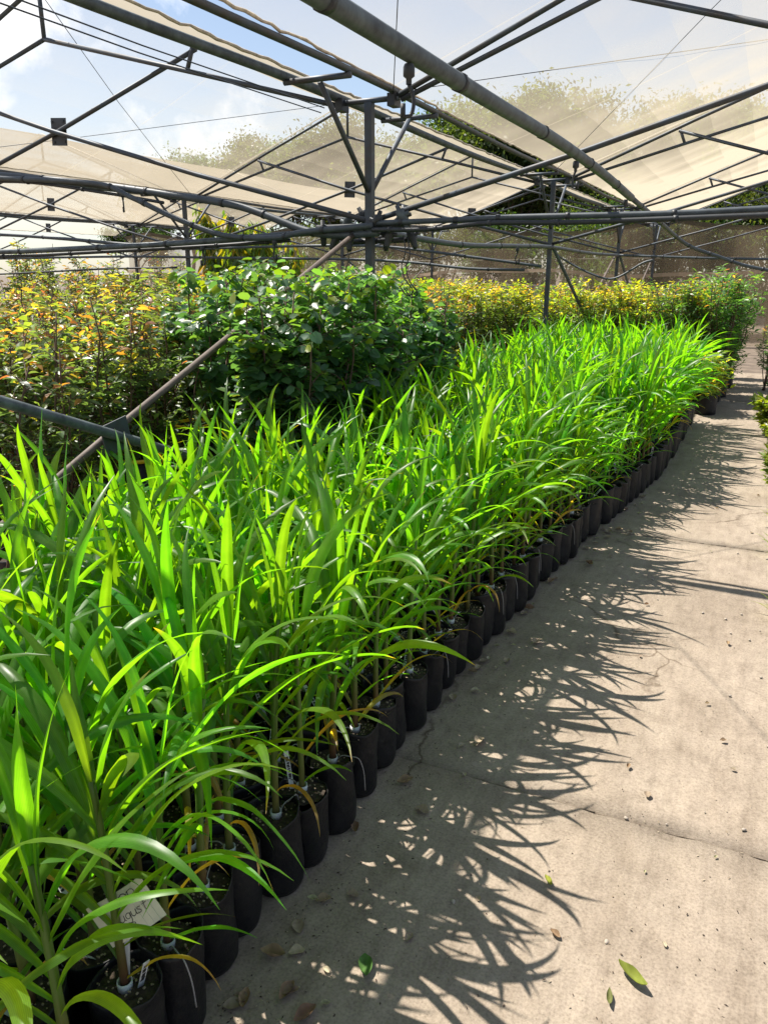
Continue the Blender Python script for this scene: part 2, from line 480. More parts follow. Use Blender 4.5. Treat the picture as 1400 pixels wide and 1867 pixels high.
# ------------------------------------------------------------------ ground and path
def sheet(name, x0, x1, y0, y1, z, nx=1, ny=1, amp=0., edge=0.):
    xs = np.linspace(x0, x1, nx + 1); ys = np.linspace(y0, y1, ny + 1)
    X, Y = np.meshgrid(xs, ys)
    Z = np.full_like(X, z)
    if amp: Z = Z + amp * (np.sin(X * 5.1 + Y * 2.3) * np.sin(Y * 3.7 - X * 1.9) + .5 * np.sin(X * 11 + 1) * np.sin(Y * 13))
    if edge:
        Y[0] += edge * rng.normal(size=nx + 1); Y[-1] += edge * rng.normal(size=nx + 1)
    v = np.stack([X, Y, Z], -1).reshape(-1, 3)
    i = np.arange(ny)[:, None] * (nx + 1) + np.arange(nx)[None]
    f = np.stack([i, i + 1, i + nx + 2, i + nx + 1], -1).reshape(-1, 4)
    return v, f
v, f = sheet('ground', -400, 400, -200, 900, -.03)
tag(obj('ground', mesh('ground', v, f), M['earth']), kind='structure')
# concrete path: slabs cast one after the other, ragged joints between them
pv, pf, k = [], [], 0
joints = [-3.0, 2.155, 5.05, 8.2, 11.4, 14.8]
for a, b_ in zip(joints[:-1], joints[1:]):
    v, f = sheet('s', -2.75, 1.15, a + .004, b_ - .004, 0, 90, 24, .0012, .0032)
    v[:, 2] += rng.uniform(-.003, .003)
    # each slab's edge is rounded down into the joint
    n = 91
    lo = v[:n].copy(); lo[:, 2] -= .02; lo[:, 1] += .004
    hi = v[-n:].copy(); hi[:, 2] -= .02; hi[:, 1] -= .004
    base = len(v)
    v = np.concatenate([v, lo, hi])
    i = np.arange(n - 1)
    e1 = np.stack([base + i, base + i + 1, i + 1, i], -1)
    e2 = np.stack([base - n + i, base - n + i + 1, base + n + i + 1, base + n + i], -1)
    f = np.concatenate([f, e1, e2]) + k
    pv.append(v); pf.append(f); k += len(v)
tag(obj('path', mesh('path', np.concatenate(pv), np.concatenate(pf), None, True), M['path']), kind='structure')

# ------------------------------------------------------------------ shade house
S = 4.68                     # distance between trusses
VAL = [2.94, -2.33, -7.60, -12.87, -18.14]     # valley lines of posts
PZ = 2.64                    # post height
RIDGE = 3.62
KS = (1, 2, 3, 4)
YEND = 4 * S
where_k = {1: 'nearest', 2: 'second', 3: 'third', 4: 'farthest'}
line_name = ['line right of the path', 'line just left of the corn', 'line behind the shrubs', 'line far behind the shrubs', 'outermost left line']
bay_name = ['bay over the path', 'bay left of the near posts', 'second bay to the left', 'farthest bay to the left']

def make_post():
    t = thing('steel_post', '', 'post')
    mb = MB(); mb.box((0, 0, PZ / 2), (.048, .048, PZ)); obj('post_tube', mb.me('post_tube', False), M['steel'], t)
    for y in (-.62, 0, .62):
        mb = MB(); mb.tube([(-.215, y, PZ + .012), (.20, y, PZ + .012)], .0165, 8)
        obj('crossbar', mb.me('crossbar'), M['steel'], t)
    for s in (-1, 1):
        mb = MB(); mb.tube([(0, s * .026, PZ - .50), (0, s * .60, PZ + .0)], .016, 8)
        obj('strut', mb.me('strut'), M['steel'], t)
    for x in (-.19, .165):
        mb = MB(); mb.box((x, 0, PZ), (.05, .09, .07)); obj('clamp', mb.me('clamp', False), M['hose'], t)
    return t
post0 = make_post()
first = True
for vi, X in enumerate(VAL[1:4], 1):
    for k in KS:
        if vi == 3 and k == 1: continue
        lab = f'galvanised post topped by crossbars, {where_k[k]} of the {line_name[vi]}'
        if first:
            o = post0; o.location = (X, k * S, 0); o['label'] = lab; o['group'] = 'posts of the shade house'; first = False
        else:
            o = dup(post0, (X, k * S, 0), 0, 1, lab, 'posts of the shade house')

def make_truss(apex=3.27):
    """scissor truss of one bay, origin under the ridge"""
    t = thing('roof_truss', '', 'truss')
    e = 2.45
    def zr(x): return PZ + .03 + (RIDGE - PZ - .03) * (1 - abs(x) / e)
    r = .0165
    for s in (-1, 1):
        mb = MB(); mb.tube([(s * e, 0, PZ + .02), (s * 1.2, 0, zr(1.2) + .005), (0, 0, RIDGE)], r, 8)
        obj('rafter', mb.me('rafter'), M['steel'], t)
        mb = MB(); mb.tube([(s * (e - .03), .0, PZ), (s * 1.3, 0, PZ + (apex - PZ) * .47), (0, 0, apex)], r * .95, 8)
        obj('bottom_chord', mb.me('bottom_chord'), M['steel'], t)
        mb = MB(); mb.tube([(-s * 2.61, s * .018, 1.97), (-s * 1.3, s * .018, 2.30), (s * .02, s * .018, 2.665), (s * 1.34, s * .018, zr(1.34) - .03)], r * 1.0, 8)
        obj('scissor_chord', mb.me('scissor_chord'), M['steel'], t)
        mb = MB(); mb.tube([(s * 1.27, 0, PZ + (apex - PZ) * .48), (s * 1.33, 0, zr(1.33) - .02)], r * .9, 8)
        obj('web_strut', mb.me('web_strut'), M['steel'], t)
    mb = MB(); mb.tube([(0, 0, apex), (0, 0, RIDGE - .01)], r * .95, 8)
    obj('king_post', mb.me('king_post'), M['steel'], t)
    mb = MB(); mb.box((0, .04, 2.665), (.15, .006, .19), Matrix.Rotation(R(4), 3, 'Y'))
    for sx in (-1, 1):
        for sz in (-1, 1): mb.box((sx * .055, .035, 2.665 + sz * .07), (.016, .012, .016))
    obj('gusset_plate', mb.me('gusset_plate', False), M['steel'], t)
    return t
tr0 = make_truss(3.45)
trb = make_truss()
first = True
RX = [.305, -4.965, -10.235, -15.505]
for bi, X in enumerate(RX):
    for k in KS:
        lab = f'steel scissor truss with gusset plate, {where_k[k]} in the {bay_name[bi]}'
        if first:
            tr0.location = (X, k * S, 0); tr0['label'] = lab; tr0['group'] = 'roof trusses'; first = False
        elif bi == 0 and k == 1: pass
        else:
            if trb is not None: o = trb; o.location = (X, k * S, 0); o['label'] = lab; o['group'] = 'roof trusses'; trc = o; trb = None
            else: dup(trc, (X, k * S, 0), 0, 1, lab, 'roof trusses')

# purlins: two long pipes side by side on every post line
for vi, X in enumerate(VAL[1:4], 1):
    for s in (-1, 1):
        mb = MB()
        rr = .0245 if s < 0 else .0185
        ys = np.linspace(-4, YEND + .3, 60)
        pts = [(X + (.175 if s > 0 else -.215) + .004 * math.sin(y * 2.1), y, PZ + .035 + .012 * math.cos(2 * math.pi * y / S)) for y in ys]
        mb.tube(pts, rr, 10)
        if s < 0:
            pass
        tag(obj('purlin_pipe', mb.me('purlin_pipe'), M['steel_pale'] if s < 0 else M['steel']),
            f'{"thick left" if s < 0 else "thin right"} roof pipe of the pair over the post {line_name[vi]}', 'pipe', 'long roof pipes')

# roof nets
def net_sheet(X, side):
    """one slope of a bay: from ridge to eave"""
    ny, nx = 96, 8
    ys = np.linspace(-4, YEND + .12, ny + 1)
    us = np.linspace(0, 1, nx + 1)
    U, Y = np.meshgrid(us, ys)
    sag = -.045 * np.abs(np.sin(math.pi * Y / S)) * np.sin(math.pi * np.clip(U, 0, 1)) - .03 * np.abs(np.sin(math.pi * Y / S)) * (1 - U)
    rip = .006 * np.sin(Y * 9 + U * 4) * np.sin(U * 3.1)
    Xs = X + side * U * 2.455
    Z = (RIDGE + .035) + (PZ + .075 - RIDGE - .035) * U + sag + rip
    v = np.stack([Xs, Y, Z], -1).reshape(-1, 3)
    i = np.arange(ny)[:, None] * (nx + 1) + np.arange(nx)[None]
    f = np.stack([i, i + 1, i + nx + 2, i + nx + 1], -1).reshape(-1, 4)
    return v, f
for bi, X in enumerate(RX):
    t = thing('shade_net', f'pale beige shade net stretched over the {bay_name[bi]}', 'shade net', (0, 0, 0), 0, 'roof nets')
    vs, fs, k = [], [], 0
    for s in (-1, 1):
        v, f = net_sheet(X, s); vs.append(v); fs.append(f + k); k += len(v)
    obj('net_cloth', mesh('net_cloth', np.concatenate(vs), np.concatenate(fs), None, True), M['net'], t)
    for s in (-1, 1):
        mb = MB()
        ys = np.arange(-4, YEND + .1, .07)
        pts = [(X + s * 2.462 + .004 * rng.normal(), y, PZ + .074 + .003 * rng.normal()) for y in ys]
        mb.tube(pts, [(.006 + .003 * rng.random()) for _ in ys], 6)
        obj('hem', mb.me('hem'), M['hem'], t)
    mb = MB()
    mb.tube([(X, -4, RIDGE + .02)] + [(X, k * S + d * S * .5, RIDGE + .02 - .03 * d) for k in range(0, 4) for d in (0, 1)] + [(X, YEND, RIDGE + .02)], .003, 5)
    obj('ridge_wire', mb.me('ridge_wire'), M['rope'], t)
    mb = MB()
    for kk in (2, 3, 4):
        for s in (-1, 1):
            mb.tube([(X + s * .02, kk * S, RIDGE + .045), (X + s * 2.44, kk * S + .05, PZ + .09)], .006, 5)
    obj('seam', mb.me('seam'), M['hem'], t)

# thin stay wires
def wire(label, pts, r=.0028, m='wire', name='stay_wire', cat='wire'):
    mb = MB(); mb.tube(pts, r, 5)
    return tag(obj(name, mb.me(name), M[m]), label, cat)
wire('thin wire rising from the nearest post top to the right under the net', [(-2.17, 4.66, 2.68), (-.23, 7.59, 3.42), (.25, 8.32, 3.6)])
wire('thin wire slanting down across the upper right of the sky', [(.2, 4.9, 3.55), (-.55, 6.05, 3.27), (-2.15, 8.7, 2.68)], .0025)
wire('thin wire running up from the nearest post top almost vertically in the picture', [(-2.17, 4.68, 2.66), (-1.67, 3.65, 2.85), (-.6, 1.4, 3.27)], .0028)
wire('thin wire crossing the cloudy sky from upper left down to the far net', [(-5.0, 4.75, 3.56), (-5.92, 6.41, 3.24), (-6.83, 8.19, 2.88), (-7.35, 9.2, 2.69)], .003)
wire('thin wire rising gently to the right across the clouds', [(-7.3, 5.3, 2.70), (-6.4, 6.76, 3.04), (-4.95, 9.1, 3.6)], .003)
for y, a in ((0, .0), (1, .025)):
    wire(['upper cable of the pair beside the thick left roof pipe', 'lower cable of the pair beside the thick left roof pipe'][y],
         [(-2.60 - a, -2, 2.63 - a), (-2.60 - a, 2.1, 2.605 - a), (-2.60 - a, 3.0, 2.60 - a), (-2.60 - a, 4.6, 2.62 - a)], .0035, 'wire', 'cable', 'cable')

# ground-to-post cross braces between the posts
def brace(Y0, Y1, X, label, m='rusty', full=True):
    t = thing('cross_brace', label, 'brace', (X, (Y0 + Y1) / 2, 0), 0, 'cross braces between posts')
    h = (Y1 - Y0) / 2
    mb = MB(); mb.tube([(-.045, h - .03, 1.90), (-.045, 0, 1.0), (-.045, -h + .06, .06)], .016, 9); obj('brace_tube', mb.me('brace_tube'), M[m], t)
    mb = MB(); mb.tube([(.02, -h + .03, 1.95), (.02, 0, 1.0), (.02, h - .06, .06)], .021, 9); obj('brace_tube', mb.me('brace_tube'), M['steel_pale'], t)
    mb = MB(); mb.box((0, 0, 1.0), (.006, .15, .13), Matrix.Rotation(R(10), 3, 'X')); obj('gusset_plate', mb.me('gusset_plate', False), M['steel'], t)
brace(.05, S, -2.36, 'brown crossing brace tubes with a grey plate behind the near corn')
brace(2 * S, 3 * S, -2.33, 'crossing brace tubes beyond the second post at the hedge')
brace(3 * S, 4 * S, -2.33, 'crossing brace tubes between the two farthest posts near the hedge')
brace(3 * S, 4 * S, -7.6, 'crossing brace tubes far behind the shrubs by the side net')

# irrigation pipes and hoses
def pipe(name, label, pts, r, m, ties=True, n=9, group='irrigation pipes and hoses', cat='pipe', k=6):
    t = thing(name, label, cat, pts[0], 0, group)
    o0 = np.array(pts[0])
    P = [tuple(np.array(q) - o0) for q in smooth_pts(pts, k)]
    mb = MB(); mb.tube(P, r, n); obj('tube', mb.me('tube'), M[m], t)
    if ties:
        L = len(P)
        for i in range(2, L - 2, max(4, L // 7)):
            a, b_ = Vector(P[i]), Vector(P[i + 1])
            dd = (b_ - a).normalized() * .012
            mb = MB(); mb.tube([a - dd, a + dd], r + .004, 8)
            obj('tie', mb.me('tie'), M['hose'], t)
    return t
YH = 4.6
pipe('main_pipe', 'thick weathered irrigation pipe running overhead along the path', [(-.945, -3, 2.24), (-.95, -1, 2.225), (-.95, 1.69, 2.22), (-.95, 2.71, 2.22), (-.95, 4.0, 2.225), (-.95, 5.1, 2.20), (-.95, 6.08, 2.16)], .026, 'steel_pale', True, 12)
pipe('main_pipe_tail', 'grey pipe sagging down beyond the end of the thick overhead pipe', [(-.95, 6.08, 2.16), (-.95, 7.6, 2.10), (-.94, 9.2, 2.02), (-.80, 9.6, 1.92), (-.52, 9.8, 1.82), (-.22, 9.9, 1.72), (.3, 10.0, 1.62)], .019, 'hose_grey', True)
pipe('hose', 'thick grey hose drooping from the left towards the nearest post', [(-5.9, YH, 2.40), (-5.52, YH, 2.38), (-4.56, YH, 2.27), (-3.85, YH, 2.17), (-3.34, YH, 2.09), (-3.08, YH, 2.02), (-2.75, YH, 1.91), (-2.5, YH, 1.88), (-2.23, YH, 1.89)], .024, 'hose_grey')
pipe('hose', 'second hose that branches off and sags lower left of the nearest post', [(-5.6, YH - .05, 2.36), (-4.51, YH - .05, 2.27), (-4.18, YH - .05, 2.17), (-3.77, YH - .05, 2.01), (-3.36, YH - .05, 1.89), (-2.96, YH - .05, 1.87), (-2.75, YH - .05, 1.90), (-2.26, YH - .02, 1.93)], .019, 'hose_grey')
pipe('hose', 'thin black hose strapped under the thick drooping hose on the left', [(-5.9, YH - .02, 2.34), (-5.2, YH - .02, 2.31), (-4.4, YH - .02, 2.20), (-3.9, YH - .02, 2.12)], .011, 'hose')
pipe('hose', 'nearly level grey hose bundle running left from the nearest post', [(-7.6, YH, 1.80), (-5.64, YH, 1.81), (-4.57, YH, 1.83), (-3.79, YH, 1.85), (-2.92, YH, 1.89), (-2.39, YH, 1.91), (-2.26, YH, 1.92)], .020, 'steel_pale')
pipe('hose', 'black hose strapped below the level hose bundle on the left', [(-7.6, YH + .03, 1.77), (-5.64, YH + .03, 1.775), (-4.57, YH + .03, 1.80), (-3.5, YH + .03, 1.83), (-2.9, YH + .03, 1.855)], .013, 'hose')
pipe('hose', 'hose sagging across behind at the height of the second posts on the left', [(-12.8, 9.3, 2.26), (-11.35, 9.3, 2.24), (-9.9, 9.3, 2.15), (-8.48, 9.3, 2.04), (-7.56, 9.3, 2.05), (-6.08, 9.3, 2.05)], .026, 'hose_grey')
pipe('hose', 'long level black pipe just above the shrub tops', [(-13, 9.35, 1.87), (-11.43, 9.3, 1.87), (-8.82, 9.3, 1.88), (-7.0, 9.3, 1.85), (-4.51, 9.3, 1.80), (-3.32, 9.3, 1.70), (-2.6, 9.3, 1.68)], .017, 'hose_grey')
pipe('hose', 'thin dark pipe lowest above the far left shrubs', [(-13, 9.1, 1.62), (-11.48, 9.1, 1.62), (-9.07, 9.1, 1.70), (-7.6, 9.1, 1.72)], .014, 'hose')
pipe('hose', 'hose that runs level behind the nearest post to the second post', [(-7.6, 9.25, 1.97), (-6, 9.25, 1.985), (-4.51, 9.25, 1.97), (-3.33, 9.25, 1.84), (-2.4, 9.3, 1.72)], .017, 'hose_grey')
pipe('hose', 'straight pale irrigation pipe running right from the nearest post over the path', [(-2.26, YH, 1.945), (-1.72, YH, 1.95), (-1.29, YH, 1.955), (-.49, YH, 1.95), (.4, YH, 1.965), (2.9, YH, 1.97)], .0165, 'hose_grey')
pipe('hose', 'dark irrigation pipe running just under the pale one over the path', [(-2.26, YH - .03, 1.905), (-1.9, YH - .03, 1.90), (-1.5, YH - .03, 1.925), (-1.0, YH - .03, 1.917), (-.2, YH - .03, 1.925), (.6, YH - .03, 1.93), (2.9, YH - .03, 1.94)], .0145, 'hose')
pipe('hose', 'grey pipe running away from the nearest post to the second post', [(-2.28, 4.75, 1.90), (-2.27, 6.2, 1.865), (-2.28, 7.8, 1.90), (-2.30, 9.3, 1.93), (-2.3, 11.6, 1.91), (-2.31, 14.0, 1.93)], .022, 'hose_grey')
pipe('hose', 'pipe running right from the third post above the hedge', [(-2.3, 14.0, 1.93), (-1.6, 14.0, 1.90), (-.8, 14.0, 1.87), (.2, 14.0, 1.85), (1.5, 14.0, 1.86)], .02, 'hose_grey')
pipe('hose', 'loose hose hanging in a deep loop beside the second post', [(-2.3, 9.45, 1.92), (-2.45, 10.5, 1.83), (-2.04, 10.5, 1.63), (-1.76, 10.5, 1.58), (-1.44, 10.5, 1.76), (-1.31, 10.5, 1.80)], .013, 'hose_grey', False)

# sprinklers hanging from the pipes
def sprinkler0():
    t = thing('sprinkler', '', 'sprinkler')
    mb = MB(); mb.lathe([(.012, 0), (.016, -.008), (.016, -.03), (.008, -.036), (.008, -.05)], 10); obj('connector', mb.me('connector'), M['hose'], t)
    mb = MB(); mb.tube(smooth_pts([(0, 0, -.05), (.012, 0, -.075), (.014, 0, -.10), (.006, 0, -.125), (-.016, 0, -.13)], 4), .0055, 7)
    mb.box((-.016, 0, -.115), (.012, .014, .035))
    obj('nozzle', mb.me('nozzle'), M['hose'], t)
    return t
sp = sprinkler0()
spots = [((-.95, 2.15, 2.19), 'largest black sprinkler, hanging from the thick pipe near the top of the picture'), ((-.95, 4.25, 2.19), 'black sprinkler under the thick pipe just past the nearest truss'),
         ((-.95, 5.85, 2.13), 'small sprinkler under the far end of the thick pipe'), ((-4.25, YH - .04, 2.20), 'sprinkler at the fork of the two drooping hoses'),
         ((-2.97, YH - .05, 1.86), 'hooked sprinkler under the lowest sag of the left hose'), ((-9.2, 9.3, 2.06), 'small sprinkler on the sagging hose far left'),
         ((-2.0, 6.9, 1.86), 'small sprinkler under the pipe between the first two posts'), ((-3.6, YH, 1.83), 'sprinkler on the level hose left of the nearest post')]
for i, (p, lab) in enumerate(spots):
    if i == 0:
        sp.location = p; sp['label'] = lab; sp['group'] = 'hanging sprinklers'; sp.rotation_euler = (0, 0, .6)
    else: dup(sp, p, random.uniform(0, 6), 1.0, lab, 'hanging sprinklers')

# valve cluster on the nearest post
t = thing('valve_manifold', 'cluster of black and silver irrigation valves round the nearest post', 'valves', (-2.33, S, 1.93))
mb = MB(); mb.tube([(-.36, -.05, -.005), (.30, -.05, .0)], .02, 9); mb.tube([(-.30, .06, -.09), (.26, .06, -.08)], .018, 9); obj('header_pipe', mb.me('header_pipe'), M['hose'], t)
for i, (x, y, z, c) in enumerate([(-.31, -.06, -.03, 0), (-.22, -.05, -.06, 0), (-.12, -.06, -.07, 0), (-.2, .07, .03, 1), (-.08, .08, .06, 0), (.08, -.07, .02, 0), (.16, -.05, -.05, 0), (.25, -.06, .05, 1), (.27, .05, -.06, 0), (.2, .08, .06, 0), (.07, .09, -.06, 0)]):
    mb = MB()
    rot = Matrix.Rotation(random.uniform(-.5, .5), 3, 'Y') @ Matrix.Rotation(random.uniform(-.4, .4), 3, 'X')
    mb.lathe([(0, .075), (.013, .074), (.015, .045), (.027, .04), (.03, .02), (.03, -.02), (.022, -.032), (.018, -.075), (.012, -.085), (0, -.085)], 10)
    mb.tube([(-.05, 0, 0), (.05, 0, 0)], .013, 8)
    mb.v = [tuple(rot @ Vector(q) + Vector((x, y, z))) for q in mb.v]
    obj('valve', mb.me('valve'), M['hose'] if not c else M['steel_pale'], t)
for x, z0 in ((.26, -.06), (-.14, -.1), (.29, -.07)):
    mb = MB(); mb.tube(smooth_pts([(x, -.06, z0), (x + .02, -.07, z0 - .10), (x - .01, -.06, z0 - .18), (x + .02, -.07, z0 - .26), (x + .07, -.06, z0 - .33), (x + .02, -.04, z0 - .36), (x - .03, -.05, z0 - .30)], 5), .004, 5)
    obj('loose_wire', mb.me('loose_wire'), M['hose'] if x > 0 else M['rusty'], t)

# side net closing the far end, with its hem and band
t = thing('side_net', 'brown side net hanging along the far end of the shade house', 'net')
nx, nz_ = 160, 14
xs = np.linspace(-19, 9, nx + 1); us = np.linspace(0, 1, nz_ + 1)
Xg, Ug = np.meshgrid(xs, us)
ph = np.mod(Xg + 2.33, 5.27) / 5.27
top = 2.86 - .28 * np.sin(math.pi * ph) + .18 * np.clip((Xg + 1) / 4, 0, 1)
Yg = 20.4 + .10 * np.sin(Xg * 1.7) * (1 - Ug * .5) + .05 * np.sin(Xg * 4.3 + Ug * 2)
Zg = top * Ug
vv = np.stack([Xg, Yg, Zg], -1).reshape(-1, 3)
i = np.arange(nz_)[:, None] * (nx + 1) + np.arange(nx)[None]
ff = np.stack([i, i + 1, i + nx + 2, i + nx + 1], -1).reshape(-1, 4)
obj('net_cloth', mesh('net_cloth', vv, ff, None, True), M['wallnet'], t)
def strip(zf, wd, dy):
    v, f = [], []
    for a in range(nx + 1):
        x = xs[a]; y = 20.4 + .10 * math.sin(x * 1.7) + dy
        z = zf(x)
        v += [(x, y, z), (x, y - .01, z + wd)]
    for a in range(nx): f.append((2 * a, 2 * a + 2, 2 * a + 3, 2 * a + 1))
    return mesh('band', v, f, None, True)
obj('overlap_band', strip(lambda x: 1.60 + .07 * math.sin(x * .9 + .8) + .03 * math.sin(x * 2.3), .085, -.06), netmat('band_cloth', .75, (.62, .50, .37), .02, .5), t)
obj('top_hem', strip(lambda x: 2.80 - .28 * math.sin(math.pi * (((x + 2.33) % 5.27) / 5.27)) + .18 * min(max((x + 1) / 4, 0), 1), .10, -.03), netmat('hem_cloth', .8, (.10, .08, .055), .02, .4), t)
mb = MB(); mb.tube([(-18, 20.3, 2.0), (-8, 20.3, 1.96), (6, 20.3, 2.02)], .004, 5); obj('net_wire', mb.me('net_wire'), M['rope'], t)
# low wall in front of it
mb = MB(); mb.box((-7.3, 20.1, .66), (5.2, .12, 1.32)); mb.box((-7.3, 20.1, 1.335), (5.24, .16, .03))
tag(obj('low_wall', mb.me('low_wall', False), M['lowwall']), 'low grey wall behind the hedge at the foot of the side net', 'wall')

# ------------------------------------------------------------------ corn plants in grow bags
def blade(V, F, C, U, base, az, a0, a1, L, W, twist, bend_p, hue, side_curl=0., tipdry=0.):
    """one corn leaf: arching blade with a channelled section, wavy margins, pale midrib"""
    n = 15; ac = 5
    k0 = len(V)
    p = np.array(base, float)
    rip = random.uniform(0, 6); ripa = random.uniform(.3, 1.2)
    up = np.array((0, 0, 1.))
    for i in range(n + 1):
        s = i / n
        th = a0 + (a1 - a0) * s ** bend_p
        azs = az + side_curl * s * s
        T = np.array((math.sin(th) * math.cos(azs), math.sin(th) * math.sin(azs), math.cos(th)))
        B = np.array((-math.sin(azs), math.cos(azs), 0.))
        N = np.cross(T, B)                                   # lower face
        tw = twist * s ** 1.3
        B2 = B * math.cos(tw) + N * math.sin(tw); N2 = -B * math.sin(tw) + N * math.cos(tw)
        wv = W * min(1, (.42 + 2.4 * s)) * (1 - max(0, (s - .42) / .58) ** 1.7) + .0005
        if s > .985: wv = .0005
        fold = (.62 * (1 - s) ** 1.2 + .13)
        for j in range(ac):
            x = (j - 2) / 2.
            e = abs(x)
            wav = (.16 * ripa * math.sin(s * 17 + rip + (1.7 if x > 0 else 0)) * e ** 2 * min(1, s * 3))
            q = p + B2 * (x * wv * .5) - N2 * ((fold * e ** 1.25 + wav) * wv * .5)
            V.append(q)
            mid = 1 - min(1, e * 2.5)
            c = np.array(hue) * (1 + .10 * math.sin(s * 3)) + np.array((.045, .07, .03)) * mid * (1 - s) * .9
            if tipdry and s > 1 - tipdry:
                kk = min(1, (s - 1 + tipdry) / tipdry * 1.6)
                c = c * (1 - kk) + np.array((.24, .185, .075)) * kk
            C.append(c); U.append((x * .5 + .5, s))
        p = p + T * (L / n)
    for i in range(n):
        for j in range(ac - 1):
            a = k0 + i * ac + j
            F.append((a, a + ac, a + ac + 1, a + 1))

GREEN = (.047, .145, .016)
def corn_meshes(seed, young=False):
    random.seed(seed)
    V, F, C, U = [], [], [], []
    hs = random.uniform(.46, .60) * (.62 if young else 1)
    lean = (random.uniform(-.035, .035), random.uniform(-.035, .035))
    nl = 16 if not young else 14
    az0 = 0.0
    def axis(z): q = z / hs; return (lean[0] * q * q, lean[1] * q * q, z)
    for i in range(nl):
        s = i / (nl - 1)
        z = hs * (.05 + .95 * s ** .9) if (young or s < .16) else hs * (.26 + .74 * ((s - .16) / .84) ** .95)
        az = az0 + (i % 2) * math.pi + random.gauss(0, .36)
        if s < .16:       # small old leaves at the foot
            L = random.uniform(.18, .34); W = random.uniform(.011, .019); a0 = random.uniform(.5, .9); a1 = random.uniform(1.8, 2.8)
        elif s < .55:
            L = random.uniform(.36, .56); W = random.uniform(.022, .033); a0 = random.uniform(.35, .70); a1 = random.uniform(1.8, 2.9)
        elif s < .85:
            L = random.uniform(.38, .60); W = random.uniform(.025, .036); a0 = random.uniform(.16, .48); a1 = random.uniform(1.2, 2.6)
        else:             # the whorl
            L = random.uniform(.28, .47); W = random.uniform(.019, .029); a0 = random.uniform(.02, .20); a1 = random.uniform(.35, 1.3)
        if young: L *= .72; W *= .62
        g = np.array(GREEN) * random.uniform(.82, 1.2)
        g[0] *= random.uniform(.85, 1.35)
        dry = 0
        if s < .16 and random.random() < .28:
            g = np.array(random.choice([(.20, .16, .06), (.17, .18, .05), (.12, .16, .03)])); dry = random.uniform(.3, .9)
        elif random.random() < .13: dry = random.uniform(.03, .10)
        blade(V, F, C, U, axis(z), az, a0, a1, L, W, random.gauss(0, .8), random.uniform(1.1, 2.4), g, random.gauss(0, .45), dry)
    fol = mesh('foliage', V, F, C, True, U)
    mb = MB()
    zs = np.linspace(-.01, hs, 12)
    pts = [axis(max(z, 0)) if z > 0 else (0, 0, z) for z in zs]
    r0 = random.uniform(.0095, .0120) * (.6 if young else 1)
    mb.tube(pts, [r0 * (1 - .35 * (i / 11)) * (1.06 if i % 3 == 0 else 1) for i in range(12)], 9)
    cols = []
    red = np.array((.13, .045, .03)) if random.random() < .6 else np.array((.14, .12, .04))
    for q in mb.v:
        kk = min(1, max(0, q[2] / (hs * .42)))
        cols.append(red * (1 - kk) + np.array((.12, .20, .035)) * kk)
    st = mesh('stem', mb.v, mb.f, cols, True)
    return st, fol

def bag_mesh(seed, r=.073, h=.245):
    random.seed(seed)
    n = 40
    prof = [(0, .003), (r * .90, .002), (r * .99, .02), (r * 1.03, .07), (r * 1.0, .13), (r * 1.02, .19), (r * .99, h - .012), (r * 1.02, h), (r * .985, h + .002), (r * .955, h - .006), (r * .95, h - .035)]
    v, f = [], []
    ph = [random.uniform(0, 6) for _ in range(4)]
    for i, (rr, z) in enumerate(prof):
        for j in range(n):
            a = 2 * math.pi * j / n
            k = 1 + (.045 * math.sin(3 * a + ph[0] + z * 6) + .045 * (abs(math.sin(2.5 * a + ph[1] + z * 7)) - .6) + .040 * (abs(math.sin(4.5 * a + ph[2] - z * 12)) - .6) + .016 * math.sin(z * 80 + 2 * a + ph[3])) * min(1, z / .04)
            dz = .010 * math.sin(2 * a + ph[3]) * (z / h) ** 3
            v.append((rr * k * math.cos(a), rr * k * math.sin(a), z + dz))
    for i in range(len(prof) - 1):
        for j in range(n): f.append((i * n + j, i * n + (j + 1) % n, (i + 1) * n + (j + 1) % n, (i + 1) * n + j))
    return mesh('grow_bag', v, f, None, True)

def soil_mesh(seed, r=.0685, z=.215):
    random.seed(seed)
    v = [(0, 0, z + .006)]; f = []
    n = 20
    for k in (1, 2, 3):
        for j in range(n):
            a = 2 * math.pi * j / n
            v.append((r * k / 3 * math.cos(a), r * k / 3 * math.sin(a), z + random.uniform(-.004, .006)))
    for j in range(n): f.append((0, 1 + j, 1 + (j + 1) % n))
    for k in range(2):
        for j in range(n):
            a, b_ = 1 + k * n + j, 1 + k * n + (j + 1) % n
            f.append((a, a + n, b_ + n, b_))
    return mesh('soil', v, f, None, False)

def chips_mesh(seed, r=.066, z=.222):
    random.seed(seed)
    mb = MB()
    for _ in range(46):
        a = random.uniform(0, 6.28); q = r * math.sqrt(random.random()); s = random.uniform(.002, .0048)
        rot = Matrix.Rotation(random.uniform(0, 3), 3, Vector((random.random(), random.random(), 1)))
        mb.box((q * math.cos(a), q * math.sin(a), z + .002), (s, s * random.uniform(.7, 1.6), s * .7), rot)
    return mb.me('bark_chips', False)

